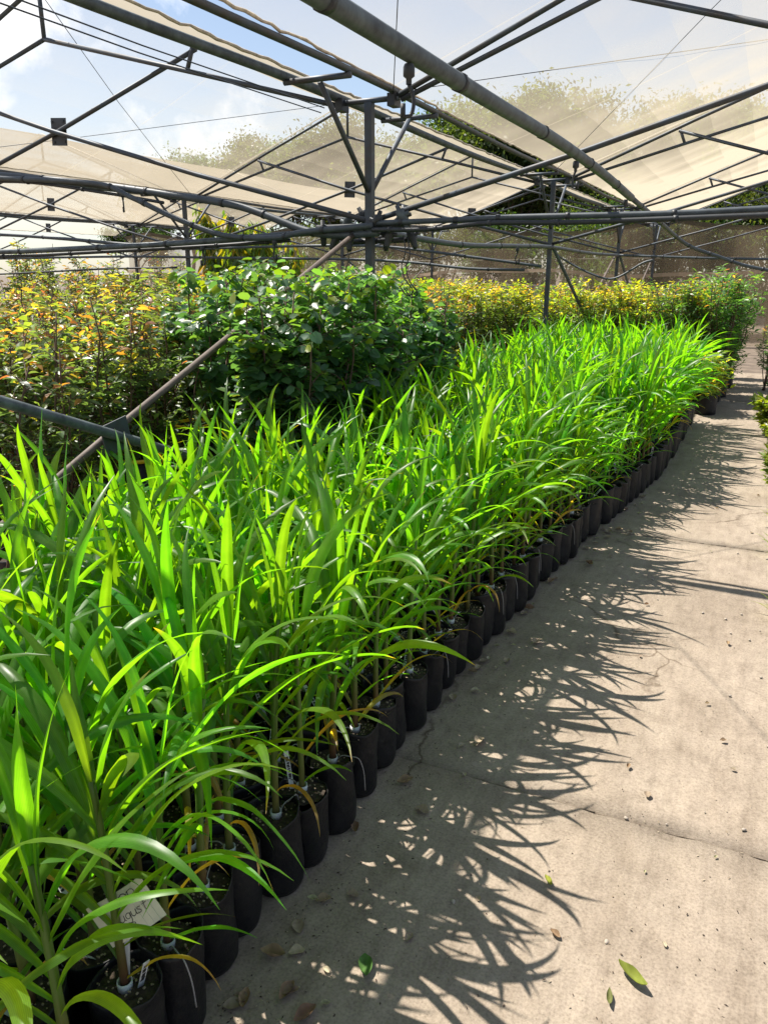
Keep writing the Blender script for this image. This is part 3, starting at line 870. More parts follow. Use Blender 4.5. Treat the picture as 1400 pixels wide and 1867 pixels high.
def collar_mesh():
    mb = MB(); mb.lathe([(.0135, .0), (.0155, .0), (.0160, .024), (.0140, .024), (.0130, .002)], 14, (0, 0, .212))
    return mb.me('stem_collar')
def tube_mesh(seed):
    random.seed(seed); mb = MB()
    a = random.uniform(0, 6.28); c, s = math.cos(a), math.sin(a)
    P = [(.014, 0, .225), (.03, .004, .235 + random.uniform(0, .02)), (.055, .012, .232 + random.uniform(-.004, .03)), (.080, .018, .236), (.092, .026, .19), (.095, .03, .12)]
    mb.tube(smooth_pts([(x * c - y * s, x * s + y * c, z) for x, y, z in P], 4), .0017, 5)
    return mb.me('drip_tube')
def tag_mesh(seed):
    """white plastic label strip pushed in by the stem, rows of print on it"""
    random.seed(seed)
    a = random.uniform(0, 6.28); tilt = random.uniform(.25, .9)
    rot = Matrix.Rotation(a, 3, 'Z') @ Matrix.Rotation(tilt, 3, 'Y')
    mb = MB(); mb.box((0, 0, .055), (.0011, .014, .13))
    o = Vector((.028 * math.cos(a + 1), .028 * math.sin(a + 1), .205))
    mb.v = [tuple(rot @ Vector(q) + o) for q in mb.v]
    pr = MB()
    for sx in (-1, 1):
        z = .042
        while z < .108:
            l = random.uniform(.004, .010)
            pr.box((sx * .0009, random.uniform(-.001, .001), z), (.0006, .008, l * .7)); z += l
    pr.v = [tuple(rot @ Vector(q) + o) for q in pr.v]
    return mb.me('plant_tag', False), pr.me('tag_print', False)

bags = [bag_mesh(100 + i) for i in range(6)]
for b_ in bags: b_.materials.append(M['bag'])
soils = [soil_mesh(200 + i) for i in range(3)]
for b_ in soils: b_.materials.append(M['soil'])
chips = [chips_mesh(210 + i) for i in range(3)]
for b_ in chips: b_.materials.append(M['perlite'])
collar = collar_mesh(); collar.materials.append(M['white'])
tubes = [tube_mesh(220 + i) for i in range(4)]
for b_ in tubes: b_.materials.append(M['dripper'])
tags = [tag_mesh(230 + i) for i in range(5)]
for a_, b_ in tags: a_.materials.append(M['white']); b_.materials.append(M['ink'])
corns = [corn_meshes(300 + i) for i in range(16)]
youngs = [corn_meshes(400 + i, True) for i in range(5)]
for a_, b_ in corns + youngs: a_.materials.append(M['stem']); b_.materials.append(M['corn'])
random.seed(5)

def edge_x(y):
    return float(np.interp(y, [0, 2.8, 3.9, 4.9, 6.8, 9.9], [-.94, -.955, -.90, -.80, -.58, -.56]))
PITCH = .150
spots = []
row = 0
y = .42
while y < 9.5:
    x = edge_x(y) - .078
    i = 0
    lim = (-1.84 if 3.0 < y < 4.5 else -1.97 if 2.8 < y < 5.6 else -2.14) + (.03 * math.sin(y * 3))
    while x > lim:
        yy = y + (PITCH / 2 if i % 2 else 0) + random.gauss(0, .012)
        spots.append([x + random.gauss(0, .012), yy, i])
        x -= PITCH * .97; i += 1
    y += PITCH; row += 1
# which of them the camera could see at all (leaf tips reach 1.2 m up and half a metre out)
cm = cam.rotation_euler.to_matrix()
rt, upv, fw = cm.col[0], cm.col[1], -cm.col[2]
def seen(x, y):
    for dx in (-.3, 0, .3):
        for z in (.1, .6, 1.1):
            p = Vector((x + dx, y, z - H)); d = p.dot(fw)
            if d > .15 and abs(p.dot(rt) / d) < 710 / 1402 and -960 / 1402 < p.dot(upv) / d < 1: return True
    return False
spots = [s_ for s_ in spots if seen(s_[0], s_[1])]
spots.sort(key=lambda s_: s_[0] ** 2 + s_[1] ** 2)
CG = 'corn plants in black grow bags'
mass = []; num_bag = None
for n_, (x, y, i) in enumerate(spots):
    young = (i == 0 and 4.75 < y < 6.0) or (i == 1 and 4.9 < y < 5.8)
    st, fo = random.choice(youngs if young else corns)
    s = random.uniform(.93, 1.10)
    if y > 6: s *= 1.03
    rz = random.uniform(0, 6.283) if i > 1 else random.gauss(0, .8) + (math.pi if random.random() < .5 else 0)
    if n_ >= 296:
        mass.append((x, y, s, rz, st, fo)); continue
    if young: lab = 'young narrow-leaved corn plant, shorter than its neighbours along the path'
    elif i == 0: lab = 'tall green corn plant in a black bag in the row along the path'
    else: lab = 'tall green corn plant inside the bed behind the row along the path'
    t = thing('potted_corn', lab, 'corn plant', (x, y, .004), 0, CG)
    gb = obj('grow_bag', random.choice(bags), None, t, None, random.uniform(0, 6)); gb.scale = (random.uniform(.95, 1.04), random.uniform(.95, 1.04), random.uniform(.90, 1.04)); gb.rotation_euler[0] = random.gauss(0, .03); gb.rotation_euler[1] = random.gauss(0, .03)
    if i == 0 and 3.02 < y < 3.02 + PITCH: num_bag = (t, x, y)
    sl = obj('soil', random.choice(soils), None, t, None, random.uniform(0, 6))
    if i < 3 and y < 5: obj('bark_chip_scatter', random.choice(chips), None, sl, None, random.uniform(0, 6))['kind'] = 'stuff'
    a_ = obj('stem', st, None, t, (0, 0, .215), rz); a_.scale = (s, s, s)
    b_ = obj('foliage', fo, None, t, (0, 0, .215), rz); b_.scale = (s, s, s)
    if not young and (i < 4 or y < 3) and random.random() < .75:
        obj('stem_collar', collar, None, t)
        obj('drip_tube', random.choice(tubes), None, t, None, random.uniform(0, 6))
    if (i < 4 or y < 2.5) and random.random() < .45:
        tm_, pm_ = random.choice(tags); q = random.uniform(0, 6)
        g = obj('plant_tag', tm_, None, t, None, q); obj('print', pm_, None, g)
# the far end of the bed, past the three hundred that show largest
def join(items, name):
    vs, fs, cs, mi, k = [], [], [], [], 0
    for me, mat4, slot in items:
        n = len(me.vertices); a = np.empty(n * 3, np.float32); me.vertices.foreach_get('co', a); a = a.reshape(-1, 3)
        m4 = np.array(mat4); a = a @ m4[:3, :3].T + m4[:3, 3]
        nl = len(me.loops); li = np.empty(nl, np.int32); me.loops.foreach_get('vertex_index', li)
        q = li.reshape(-1, 4)
        c = np.ones((n, 4), np.float32) * .5
        if 'Col' in me.color_attributes: 
            cc = np.empty(n * 4, np.float32); me.color_attributes['Col'].data.foreach_get('color', cc); c = cc.reshape(-1, 4)
        vs.append(a); fs.append(q + k); cs.append(c); mi += [slot] * len(q); k += n
    me = mesh(name, np.concatenate(vs), np.concatenate(fs), np.concatenate(cs), True)
    me.polygons.foreach_set('material_index', np.array(mi, np.int32))
    return me
items = []
for x, y, s, rz, st, fo in mass:
    m4 = Matrix.Translation((x, y, .219)) @ Matrix.Rotation(rz, 4, 'Z') @ Matrix.Scale(s, 4)
    items.append((fo, m4, 0)); items.append((bags[0], Matrix.Translation((x, y, .004)), 1))
if items:
    uvfix = join(items, 'corn_bed')
    o = obj('corn_bed', uvfix, [M['corn'], M['bag']])
    tag(o, 'far end of the green corn bed, plants merging into one mass', 'corn', CG, 'stuff')
print('corn', len(spots), 'mass', len(mass))

# handwriting as pen strokes on a unit grid
PEN = {'S': [[(.75, .92), (.5, 1), (.2, .88), (.2, .66), (.55, .5), (.75, .3), (.6, .05), (.2, 0), (.02, .1)]], 'O': [[(.45, 1), (.12, .8), (.05, .4), (.25, .04), (.6, .05), (.82, .4), (.8, .8), (.5, 1), (.36, .95)]],
       'R': [[(.12, 0), (.2, 1)], [(.08, .9), (.5, 1.02), (.75, .8), (.6, .55), (.18, .48), (.45, .3), (.85, 0)]], 'A': [[(0, 0), (.38, 1), (.7, 0)], [(.1, .38), (.62, .40)]],
       'u': [[(.08, .58), (.08, .15), (.28, 0), (.55, .15), (.6, .58), (.6, .1), (.72, 0)]], 'g': [[(.6, .5), (.35, .6), (.1, .4), (.2, .08), (.5, .1), (.62, .55), (.6, -.2), (.4, -.42), (.1, -.3)]],
       's': [[(.5, .55), (.25, .6), (.12, .45), (.45, .22), (.4, .02), (.05, .04)]], 't': [[(.3, 1), (.25, .12), (.42, 0), (.6, .1)], [(.05, .62), (.6, .68)]],
       '0': [[(.4, .85), (.1, .6), (.12, .15), (.4, 0), (.65, .3), (.62, .7), (.4, .85)]], '2': [[(.08, .68), (.3, .88), (.58, .7), (.45, .4), (.05, .02), (.4, .06), (.68, 0)]],
       '8': [[(.55, .8), (.3, .88), (.15, .68), (.5, .4), (.5, .1), (.25, 0), (.08, .18), (.3, .45), (.58, .66), (.55, .8)]], '1': [[(.1, .6), (.38, .95), (.32, 0)]]}
def pen(text, x, z, size, gap=.80, r=.0008, slant=.16):
    """strokes in the x-z plane, one mesh"""
    mb = MB()
    for ch in text:
        for st in PEN[ch]:
            mb.tube([(x + (px_ + slant * pz_) * size, 0, z + pz_ * size) for px_, pz_ in [(q[0], q[2]) for q in smooth_pts([(a_, 0, c_) for a_, c_ in st], 3)]], r, 5)
        x += size * (gap if ch.isupper() or ch.isdigit() else gap * .86)
    return mb.me('lettering')
t = thing('plant_sign', 'cream card handwritten SOR August on a white stake among the nearest corn', 'sign', (-1.03, .895, .20))
mb = MB(); mb.box((0, 0, .10), (.017, .003, .24)); obj('stake', mb.me('stake', False), M['white'], t)
mb = MB()
nx_ = 10
for i in range(nx_):      # slightly bowed card
    u = (i + .5) / nx_ - .5
    mb.box((u * .155, .010 * (u * 2) ** 2, 0), (.155 / nx_ + .0006, .0020, .112), Matrix.Rotation(.26 * u, 3, 'Z'))
card = obj('card', mb.me('card', False), M['card'], t)
card.scale = (.84, 1, .88); card.location = (0, -.006, .205); card.rotation_euler = (R(-14), R(-36), R(-4))
for body, x, z, sz in (('SOR', -.022, .016, .030), ('August', -.040, -.014, .024), ('028', -.044, -.046, .024)):
    o = obj('lettering', pen(body, x, z, sz), M['ink'], card); o.location = (0, -.0012, 0)
t.rotation_euler = (0, R(5), R(38))

# number chalked in white on one bag by the path
if num_bag:
    tb, bx, by = num_bag
    a = math.atan2(-by, -bx)
    o = obj('bag_number', pen('12', -.016, 0, .036, .7, .0013), M['white'], tb)
    o.location = (.079 * math.cos(a), .079 * math.sin(a), .185); o.rotation_euler = (0, 0, a + math.pi / 2)
# small blank sign by the hedge
t = thing('plant_sign', 'small blank white card on a thin stake at the foot of the hedge', 'sign', (-.47, 10.75, 0), R(20))
mb = MB(); mb.box((0, 0, .19), (.02, .004, .38)); obj('stake', mb.me('stake', False), M['white'], t)
mb = MB(); mb.box((0, -.004, .40), (.13, .003, .09)); obj('card', mb.me('card', False), M['white'], t)

# ------------------------------------------------------------------ potted shrubs
def shrub_meshes(seed, kind):
    random.seed(seed); r = np.random.default_rng(seed)
    mb = MB()
    Ht = {'copper': 1.42, 'round': 1.45, 'mango': 1.7, 'feather': 1.9, 'low': .42, 'gold': 1.40, 'lime': .46, 'bushy': 1.35}[kind]
    wid = {'copper': .24, 'round': .27, 'mango': .55, 'feather': .5, 'low': .20, 'gold': .25, 'lime': .21, 'bushy': .38}[kind]
    nst = {'copper': 7, 'round': 6, 'mango': 9, 'feather': 9, 'low': 8, 'gold': 8, 'lime': 8, 'bushy': 19}[kind]
    P, D, TWS = [], [], []
    for s in range(nst):
        a = random.uniform(0, 6.28); q = wid * math.sqrt(random.random()) * .95
        h = Ht * random.uniform(.72, 1.0) * (1 - .10 * (q / wid) ** 2)
        pts = [(random.uniform(-.03, .03), random.uniform(-.03, .03), -.03)]
        for k in range(1, 8):
            u = k / 7
            pts.append((q * math.cos(a) * u ** .8 + random.gauss(0, .012), q * math.sin(a) * u ** .8 + random.gauss(0, .012), h * u))
        mb.tube(pts, [.0085 * (1 - .75 * k / 7) + .0012 for k in range(8)], 5)
        # twigs
        for k in range(20 if kind != 'round' else 26):
            u = random.uniform(.30 if kind not in ('low', 'bushy', 'lime') else .06, 1)
            f_ = u * 7; k0 = min(6, int(f_)); b0 = np.array(pts[k0]) * (1 - f_ + k0) + np.array(pts[k0 + 1]) * (f_ - k0)
            az = random.uniform(0, 6.28); el = random.uniform(.1, .9); L = random.uniform(.07, .20) * (1.15 - .4 * u) * (1.8 if kind in ('mango', 'feather') else 1)
            d = np.array((math.cos(az) * math.cos(el), math.sin(az) * math.cos(el), math.sin(el)))
            e = b0 + d * L
            mb.tube([tuple(b0), tuple((b0 + e) / 2 + (0, 0, .01)), tuple(e)], [.003, .0022, .0012], 4, False)
            tone = random.random(); TW = TWS
            n = random.randint(5, 8) if kind in ('copper', 'round', 'low', 'lime', 'bushy', 'gold') else 9
            for j in range(n):
                tt = (j + 1) / n
                P.append(b0 + d * L * tt); TW.append((tone, tt))
                pa = az + (j % 2 * 2 - 1) * random.uniform(.5, 1.5)
                D.append((math.cos(pa), math.sin(pa), random.uniform(-.35, .55) if tt < .95 else random.uniform(.2, 1.2)))
    P = np.array(P); D = np.array(D); N = len(P); TWS = np.array(TWS); tw = TWS[:, 0]; tt_ = TWS[:, 1]
    hrel = np.clip(P[:, 2] / Ht, 0, 1.05)
    up = norm(np.stack([r.normal(0, .45, N), r.normal(0, .45, N), np.ones(N)], -1))
    if kind in ('copper', 'low', 'bushy', 'gold'):
        size = r.uniform(.045, .080, N); width = size * r.uniform(.36, .48, N); shape = 'oval'; fold = .22; droop = .22
        base = np.array([(.080, .125, .060), (.100, .145, .066), (.064, .105, .060), (.115, .160, .062)])[(tw * 29 % 4).astype(int)]
        new = np.array([(.32, .14, .05), (.30, .20, .05), (.28, .24, .05), (.34, .17, .05), (.28, .095, .06), (.18, .21, .05), (.14, .19, .045), (.18, .23, .05)])[(tw * 7.99).astype(int)]
        pnew = np.clip((hrel - .62) / .30, 0, 1) * (.35 + .55 * tt_) + .05 * tt_
        if kind in ('gold', 'low'):
            new = np.array([(.34, .16, .035), (.38, .28, .03), (.38, .34, .03), (.26, .30, .03), (.28, .30, .03), (.20, .27, .03), (.17, .24, .03), (.30, .32, .03)])[(tw * 7.99).astype(int)]
            base = base * np.array((1.2, 1.25, .8)); pnew = np.clip(pnew * 1.3, 0, 1)
        if kind == 'low': pnew = pnew * 0 + .62
        if kind == 'bushy': pnew = pnew * .25; base = base * np.array((.85, 1.2, .8)); width = width * .8; size = size * 1.15
        c = np.where((r.random(N) < pnew)[:, None], new, base) * 1.12
    elif kind == 'round':
        size = r.uniform(.036, .070, N); width = size * r.uniform(.72, .98, N); shape = 'round'; fold = .12; droop = .20
        base = np.array([(.075, .165, .080), (.090, .190, .075), (.062, .145, .080), (.11, .215, .06)])[(tw * 29 % 4).astype(int)]
        new = np.array([(.13, .23, .025), (.20, .25, .02), (.10, .19, .03)])[(tw * 2.99).astype(int)]
        c = np.where((r.random(N) < (np.clip((hrel - .7) / .3, 0, 1) * .38 + .05))[:, None], new, base)
        D[:, 2] -= .35
    elif kind == 'mango':
        size = r.uniform(.13, .20, N); width = size * .26; shape = 'oval'; fold = .15; droop = .3
        base = np.array([(.08, .14, .025), (.11, .17, .025), (.06, .11, .025)])[r.integers(0, 3, N)]
        new = np.array([(.30, .24, .02), (.22, .24, .02), (.28, .18, .02)])[r.integers(0, 3, N)]
        c = np.where((r.random(N) < .10 + .35 * np.clip((hrel - .5) * 2, 0, 1))[:, None], new, base)
        D[:, 2] -= 1.3
    else:
        if kind == 'lime': D[:, 2] += .2
        size = r.uniform(.07, .13, N); width = size * (.28 if kind != 'lime' else .42); shape = 'oval'; fold = .15; droop = .2
        base = np.array([(.12, .19, .03), (.17, .23, .03), (.24, .27, .03)])[r.integers(0, 3, N)]
        c = base
    v, f, cc = scatter_leaves(P, D, up, size, width, c * r.uniform(.8, 1.2, (N, 1)), shape, fold, droop)
    return mb.me('stems'), leafmesh('foliage', v, f, cc)

SH = {}
for kind, n in (('copper', 6), ('round', 5), ('mango', 2), ('feather', 2), ('low', 3), ('bushy', 3), ('lime', 3), ('gold', 5)):
    SH[kind] = []
    for i in range(n):
        a_, b_ = shrub_meshes(hash_ := 500 + 37 * i + {'copper': 0, 'round': 7, 'mango': 13, 'feather': 19, 'low': 23, 'bushy': 29, 'lime': 31, 'gold': 43}[kind], kind)
        a_.materials.append(M['cane']); b_.materials.append(M['shrub'])
        SH[kind].append((a_, b_))
bigbags = [bag_mesh(600 + i, .125, .27) for i in range(3)]
for b_ in bigbags: b_.materials.append(M['bag'])
bigsoil = soil_mesh(610, .118, .235); bigsoil.materials.append(M['soil'])
random.seed(8)
nshrub = {}
def shrub(kind, x, y, label, cat, group, s=1., base=.22, bag=True, name='potted_shrub', sz=None):
    t = thing(name, label, cat, (x, y, -.026), 0, group)
    if bag:
        obj('grow_bag', random.choice(bigbags), None, t, None, random.uniform(0, 6)); obj('soil', bigsoil, None, t)
    a_, b_ = random.choice(SH[kind]); rz = random.uniform(0, 6.283)
    q = (s, s, sz or s)
    o1 = obj('stems', a_, None, t, (0, 0, base), rz); o1.scale = q
    o2 = obj('foliage', b_, None, t, (0, 0, base), rz); o2.scale = q
    nshrub[kind] = nshrub.get(kind, 0) + 1
    return t
# round-leaved row pressed against the post line, in front of the brace
for Y in np.arange(3.06, 5.35, .23):
    shrub('round', -2.21 + random.gauss(0, .03), Y + random.gauss(0, .04), 'round-leaved green shrub in the front row behind the corn', 'shrub', 'round-leaved shrubs left of the corn', random.uniform(.96, 1.05))
for Y in (3.22, 3.44, 3.66, 3.88, 4.1, 4.3):
    shrub('round', -2.10 + random.gauss(0, .02), Y, 'round-leaved green shrub pushed forward between the corn and the brace', 'shrub', 'round-leaved shrubs left of the corn', random.uniform(1.02, 1.09))
# left bed
for ri, X in enumerate((-2.98, -3.36, -3.78, -4.25, -4.8, -5.4, -6.1, -6.9)):
    pitch = .37 if ri < 4 else .48
    y0 = max(2.0, -X / 1.32)
    for Y in np.arange(y0, 8.4 + ri * .25, pitch):
        x = X + random.gauss(0, .05); yy = Y + random.gauss(0, .05)
        rnd = 3.75 + (-X - 3) * 1.15 < yy < 7.1 + (-X - 3) * .9
        if ri >= 5: rnd = rnd and random.random() < .6
        s = random.uniform(.93, 1.06) * (1.0 if not rnd else 1.04)
        fr = ri == 0 and not rnd
        if rnd:
            lab = 'round-leaved green shrub in the front row behind the corn' if fr else 'round-leaved green shrub standing behind the front row'
            shrub('round', x, yy, lab, 'shrub', 'round-leaved shrubs left of the corn', s)
        else:
            lab = 'copper-tipped leafy shrub in the front row at the left edge behind the corn' if fr else 'copper-tipped leafy shrub behind the front row left of the corn'
            shrub('copper', x, yy, lab, 'shrub', 'copper-tipped shrubs left of the corn', s)
# beyond the second line of posts, only their tops show
for X in (-8.3, -9.6, -11.0, -12.6):
    for Y in np.arange(-X / 1.28, 14, .85):
        shrub('copper', X + random.gauss(0, .1), Y + random.gauss(0, .1), 'orange-tipped shrub whose top shows far back on the left', 'shrub', 'orange-tipped shrubs far back on the left', random.uniform(1.02, 1.22), bag=False, base=.12)
for X, Y, s in ((-15.2, 13.0, 1.62), (-16.2, 14.4, 1.7), (-14.6, 14.2, 1.55), (-15.6, 16.2, 1.6), (-16.6, 12.6, 1.5), (-13.9, 12.2, 1.45), (-14.0, 15.8, 1.5), (-15.0, 18.0, 1.5)):
    shrub('copper', X, Y, 'tall orange leafy bush at the far left edge under the nets', 'bush', 'tall orange bushes at the far left', s, bag=False, base=.1, name='orange_bush')
# long-leaved young tree standing out behind the shrubs
for X, Y, s, lab in ((-11.2, 15.2, 1.78, 'tall long-leaved yellow-green young tree rising above the round-leaved shrubs'), (-10.4, 15.6, 1.52, 'shorter long-leaved young tree right beside the tall one')):
    shrub('mango', X, Y, lab, 'tree', None, s, .1, False, 'long_leaved_tree')
# far hedge block
HG = 'hedge shrubs beyond the corn'
for ri, Y in enumerate((11.15, 11.55, 12.0, 12.55, 13.2, 13.9)):
    for X in np.arange(-.62, -6.6, -.40):
        if ri and False: continue
        x = X + random.gauss(0, .05); yy = Y + random.gauss(0, .06) + max(0, -X - 2.5) * .35
        s = random.uniform(.90, 1.02)
        if ri == 0: lab = 'copper and green hedge shrub in the near row of the block beyond the corn'
        else: lab = 'yellow-topped hedge shrub behind the near row of the block beyond the corn'
        shrub('gold', x, yy, lab, 'shrub', HG, s)
for X, Y, q, lab in ((-.50, 11.2, 1.16, 'dark green bushy shrub leafy to the ground at the path corner of the hedge'), (-.44, 11.7, 1.16, 'green bushy shrub behind the corner one, facing the path'),
                     (-1.0, 11.1, 1.08, 'green bushy shrub left of the corner one behind the corn tips'), (-.40, 12.7, 1.08, 'bushy shrub farthest along the path side of the hedge'), (-.62, 10.75, .42, 'small dark bush low in front of the path corner of the hedge'), (-.38, 10.95, .36, 'small low bush by the white stake at the hedge foot')):
    shrub('bushy', X, Y, lab, 'shrub', None, q, .2, q > .5)
# low orange plants between corn and hedge
for X, Y in ((-2.75, 7.6), (-2.9, 8.1), (-2.6, 8.5), (-3.2, 8.6), (-2.8, 9.1), (-2.45, 9.6), (-2.2, 10.1), (-3.2, 9.4), (-2.7, 10.0), (-1.8, 10.3), (-1.4, 10.25), (-.95, 10.4), (-.6, 10.5), (-.45, 10.15), (-3.6, 9.9), (-3.5, 9.1)):
    shrub('low', X + random.gauss(0, .05), Y, 'low orange-leaved potted plant between the corn and the hedge', 'plant', 'low orange plants beyond the corn', random.uniform(1.0, 1.5), .20, name='potted_plant')
# plants along the right side of the path, reaching in from the edge
shrub('copper', .16, 12.6, 'tall shrub with yellow leaves at the right side of the path across from the hedge', 'shrub', 'plants along the right side of the path', .80, .05, False)
shrub('round', .27, 11.3, 'pale green shrub at the right side of the path in front of the yellow one', 'shrub', 'plants along the right side of the path', .55, .02, False)
for X, Y, s, k, lab in ((.28, 9.0, 1.0, 'lime', 'low yellow-green plant at the right path edge, farthest of three'), (.36, 7.7, .85, 'lime', 'low yellow-green plant at the right path edge, middle of three'),
                        (.33, 6.5, .7, 'lime', 'low yellow-green plant at the right path edge, nearest of three')):
    shrub(k, X, Y, lab, 'plant', 'plants along the right side of the path', s, .03, False, name='path_plant')
shrub('feather', 1.45, 14.4, 'light green feathery tree at the right edge in front of the side net', 'tree', None, 1.22, .1, False, 'feathery_tree')
shrub('feather', 1.75, 13.2, 'second feathery pale tree half cut by the right edge', 'tree', None, 1.15, .1, False, 'feathery_tree')
# grass tufts at the right path edge
def tuft(seed, n=26, L0=.16):
    random.seed(seed); V, F, C, U = [], [], [], []
    for _ in range(n):
        blade(V, F, C, U, (random.gauss(0, .015), random.gauss(0, .015), 0), random.uniform(0, 6.28), random.uniform(.2, .8), random.uniform(1.0, 1.9), random.uniform(.6, 1.2) * L0, .006, 0, 1.2, np.array((.10, .16, .03)) * random.uniform(.7, 1.5))
    return mesh('grass_tuft', V, F, C, True, U)
tf = tuft(3)
for X, Y, lab in ((.26, 4.02, 'green grass tuft at the right edge of the path, nearest one'), (.27, 5.0, 'pale grass tuft at the right edge, second from the viewer'), (.28, 5.7, 'wispy grass tuft at the right edge below the low yellow plant'), (.33, 2.5, 'grass blade tuft cut by the right edge near the slab joint')):
    tag(obj('grass_tuft', tf, M['corn'], None, (X, Y, 0), random.uniform(0, 6)), lab, 'grass', 'grass tufts along the path')
print('shrubs', nshrub)

# small bright things among the left shrubs
t = thing('tape_marker', 'bright blue tape tied on the brown brace in front of the shrubs', 'tape', (-2.40, 3.52, 1.19))
mb = MB(); mb.box((.0, .02, .0), (.006, .10, .022), Matrix.Rotation(R(34), 3, 'X')); obj('tape_strip', mb.me('tape_strip', False), M['blue'], t)
mb = MB(); mb.tube([(0.0, -.03, -.03), (0.0, -.01, -.012)], .026, 8); obj('tape_loop', mb.me('tape_loop'), M['blue'], t)
for p, lab in (((-2.92, 3.06, .72), 'left yellow rim of a black tub behind the brace'), ((-2.98, 3.62, .80), 'right yellow rim of a black tub behind the brace')):
    t = thing('tub', lab.replace('rim of a black tub', 'rimmed black tub'), 'tub', (p[0], p[1], 0), 0, 'yellow-rimmed tubs')
    mb = MB(); mb.lathe([(0, .0), (.10, .0), (.12, p[2] - .02), (.115, p[2] - .02), (.1, .05)], 18); obj('tub_body', mb.me('tub_body'), M['bag'], t)
    mb = MB(); mb.lathe([(.118, p[2] - .022), (.128, p[2] - .022), (.128, p[2] - .004), (.116, p[2] - .004), (.116, p[2] - .022)], 20); obj('tub_rim', mb.me('tub_rim'), M['yellow'], t)

# ------------------------------------------------------------------ trees behind
def tree_meshes(seed, h, wd, nleaf, leaf=.13, dense=.5, trunk_h=.35, tones=0):
    random.seed(seed); r = np.random.default_rng(seed)
    mb = MB(); tips = []
    def limb(p, d, L, rad, lev):
        pts = [p]; q = p.copy()
        for k in range(4):
            d = (d + Vector((random.gauss(0, .16), random.gauss(0, .16), random.gauss(.04, .08)))).normalized()
            q = q + d * L / 4; pts.append(q.copy())
        mb.tube(pts, [rad * (1 - .45 * k / 4) for k in range(5)], 6 if lev < 2 else 4, False)
        if lev >= 3:
            tips.append((pts[-1], L)); tips.append((pts[2], L)); return
        for k in range(random.randint(2, 4) if lev else random.randint(4, 6)):
            a = random.uniform(0, 6.28); sp = random.uniform(.45, 1.05)
            u = d.orthogonal().normalized(); b = d.cross(u)
            nd = (d * math.cos(sp) + (u * math.cos(a) + b * math.sin(a)) * math.sin(sp)); nd.z += .12
            base = pts[-1] if k < 2 else pts[random.randint(2, 4)]
            limb(base.copy(), nd.normalized(), L * random.uniform(.55, .80), rad * .52, lev + 1)
    limb(Vector((0, 0, -.1)), Vector((random.gauss(0, .06), random.gauss(0, .06), 1)).normalized(), h * trunk_h, h * .018, 0)
    T = np.array([tuple(t[0]) for t in tips])
    T[:, :2] *= wd / max(.1, np.percentile(np.linalg.norm(T[:, :2], axis=1), 92))
    top = T[:, 2].max(); T[:, 2] = T[:, 2] / top * h * .95
    mb.v = [(x * 1, y_ * 1, z / top * h * .95) for x, y_, z in mb.v]
    idx = r.integers(0, len(T), nleaf)
    sp = wd * .13
    P = T[idx] + r.normal(0, 1, (nleaf, 3)) * np.array((sp, sp, sp * .8))
    D = norm(r.normal(0, 1, (nleaf, 3)) + np.array((0, 0, -.35)))
    up = norm(r.normal(0, .6, (nleaf, 3)) + np.array((0, 0, 1)))
    size = r.uniform(.6, 1.4, nleaf) * leaf; width = size * .45
    pal = [np.array([(.055, .085, .025), (.07, .10, .028), (.045, .07, .022), (.09, .115, .03)]), np.array([(.04, .085, .022), (.05, .10, .025), (.03, .065, .02), (.075, .13, .025)])][tones]
    tone = r.uniform(.75, 1.25, len(T))[idx]
    c = pal[r.integers(0, 4, nleaf)] * tone[:, None]
    v, f, cc = scatter_leaves(P, D, up, size, width, c, 'kite', .15)
    return mb.me('trunk'), leafmesh('crown', v, f, cc)
TV = [tree_meshes(700, 8, 3.0, 32000, .19, tones=0), tree_meshes(701, 8.5, 3.3, 34000, .19, tones=0), tree_meshes(702, 7.6, 2.7, 24000, .19, tones=1), tree_meshes(703, 8.2, 3.1, 28000, .19, tones=1)]
BV = [tree_meshes(710, 3.4, 1.8, 8000, .11, trunk_h=.22, tones=1), tree_meshes(711, 3.9, 1.9, 8000, .11, trunk_h=.22, tones=0), tree_meshes(712, 3.0, 1.7, 7000, .10, trunk_h=.2, tones=1)]
for a_, b_ in TV + BV: a_.materials.append(M['bark']); b_.materials.append(M['tree'])
def at_px(px, Y):      # where the line of sight over column px stands at depth Y (used once to lay out the wood)
    a = math.atan((px - 700) / 1468.) - R(25.49)
    return math.tan(a) * Y
random.seed(21)
tl = [(345, 40, 8.6, 3), (445, 38, 8.8, 1), (555, 39, 8.6, 3), (640, 38, 9.2, 1), (730, 37, 8.0, 3), (800, 34, 7.6, 3), (880, 32, 8.0, 0), (960, 31, 8.2, 1), (1040, 32, 8.2, 0), (1110, 34, 7.6, 3), (1180, 32, 7.6, 1), (1250, 33, 7.8, 0), (1330, 32, 7.0, 1), (1400, 34, 6.8, 3), (1480, 33, 7.0, 0), (910, 37, 8.4, 3), (1010, 38, 9.0, 1), (1220, 38, 8.6, 0), (255, 52, 7.0, 2)]
ord_ = ['first', 'second', 'third', 'fourth', 'fifth', 'sixth', 'seventh', 'eighth', 'ninth', 'tenth', 'eleventh', 'twelfth', 'thirteenth', 'fourteenth', 'fifteenth', 'sixteenth', 'seventeenth', 'eighteenth', 'nineteenth', 'twentieth']
order = {i: r_ for r_, i in enumerate(sorted(range(len(tl)), key=lambda i: tl[i][0]))}
hs_ = [8, 8.5, 7.6, 8.2]
for i, (px, Y, hh, vi) in enumerate(tl):
    kind = 'airy' if vi >= 2 else 'dense broad'
    t = thing('background_tree', f'{kind} tree beyond the nets, {ord_[order[i]]} from the left of the tree line', 'tree', (at_px(px, Y), Y, -.03), random.uniform(0, 6), 'tree line beyond the nets', hh / hs_[vi])
    obj('trunk', TV[vi][0], None, t); obj('crown', TV[vi][1], None, t)
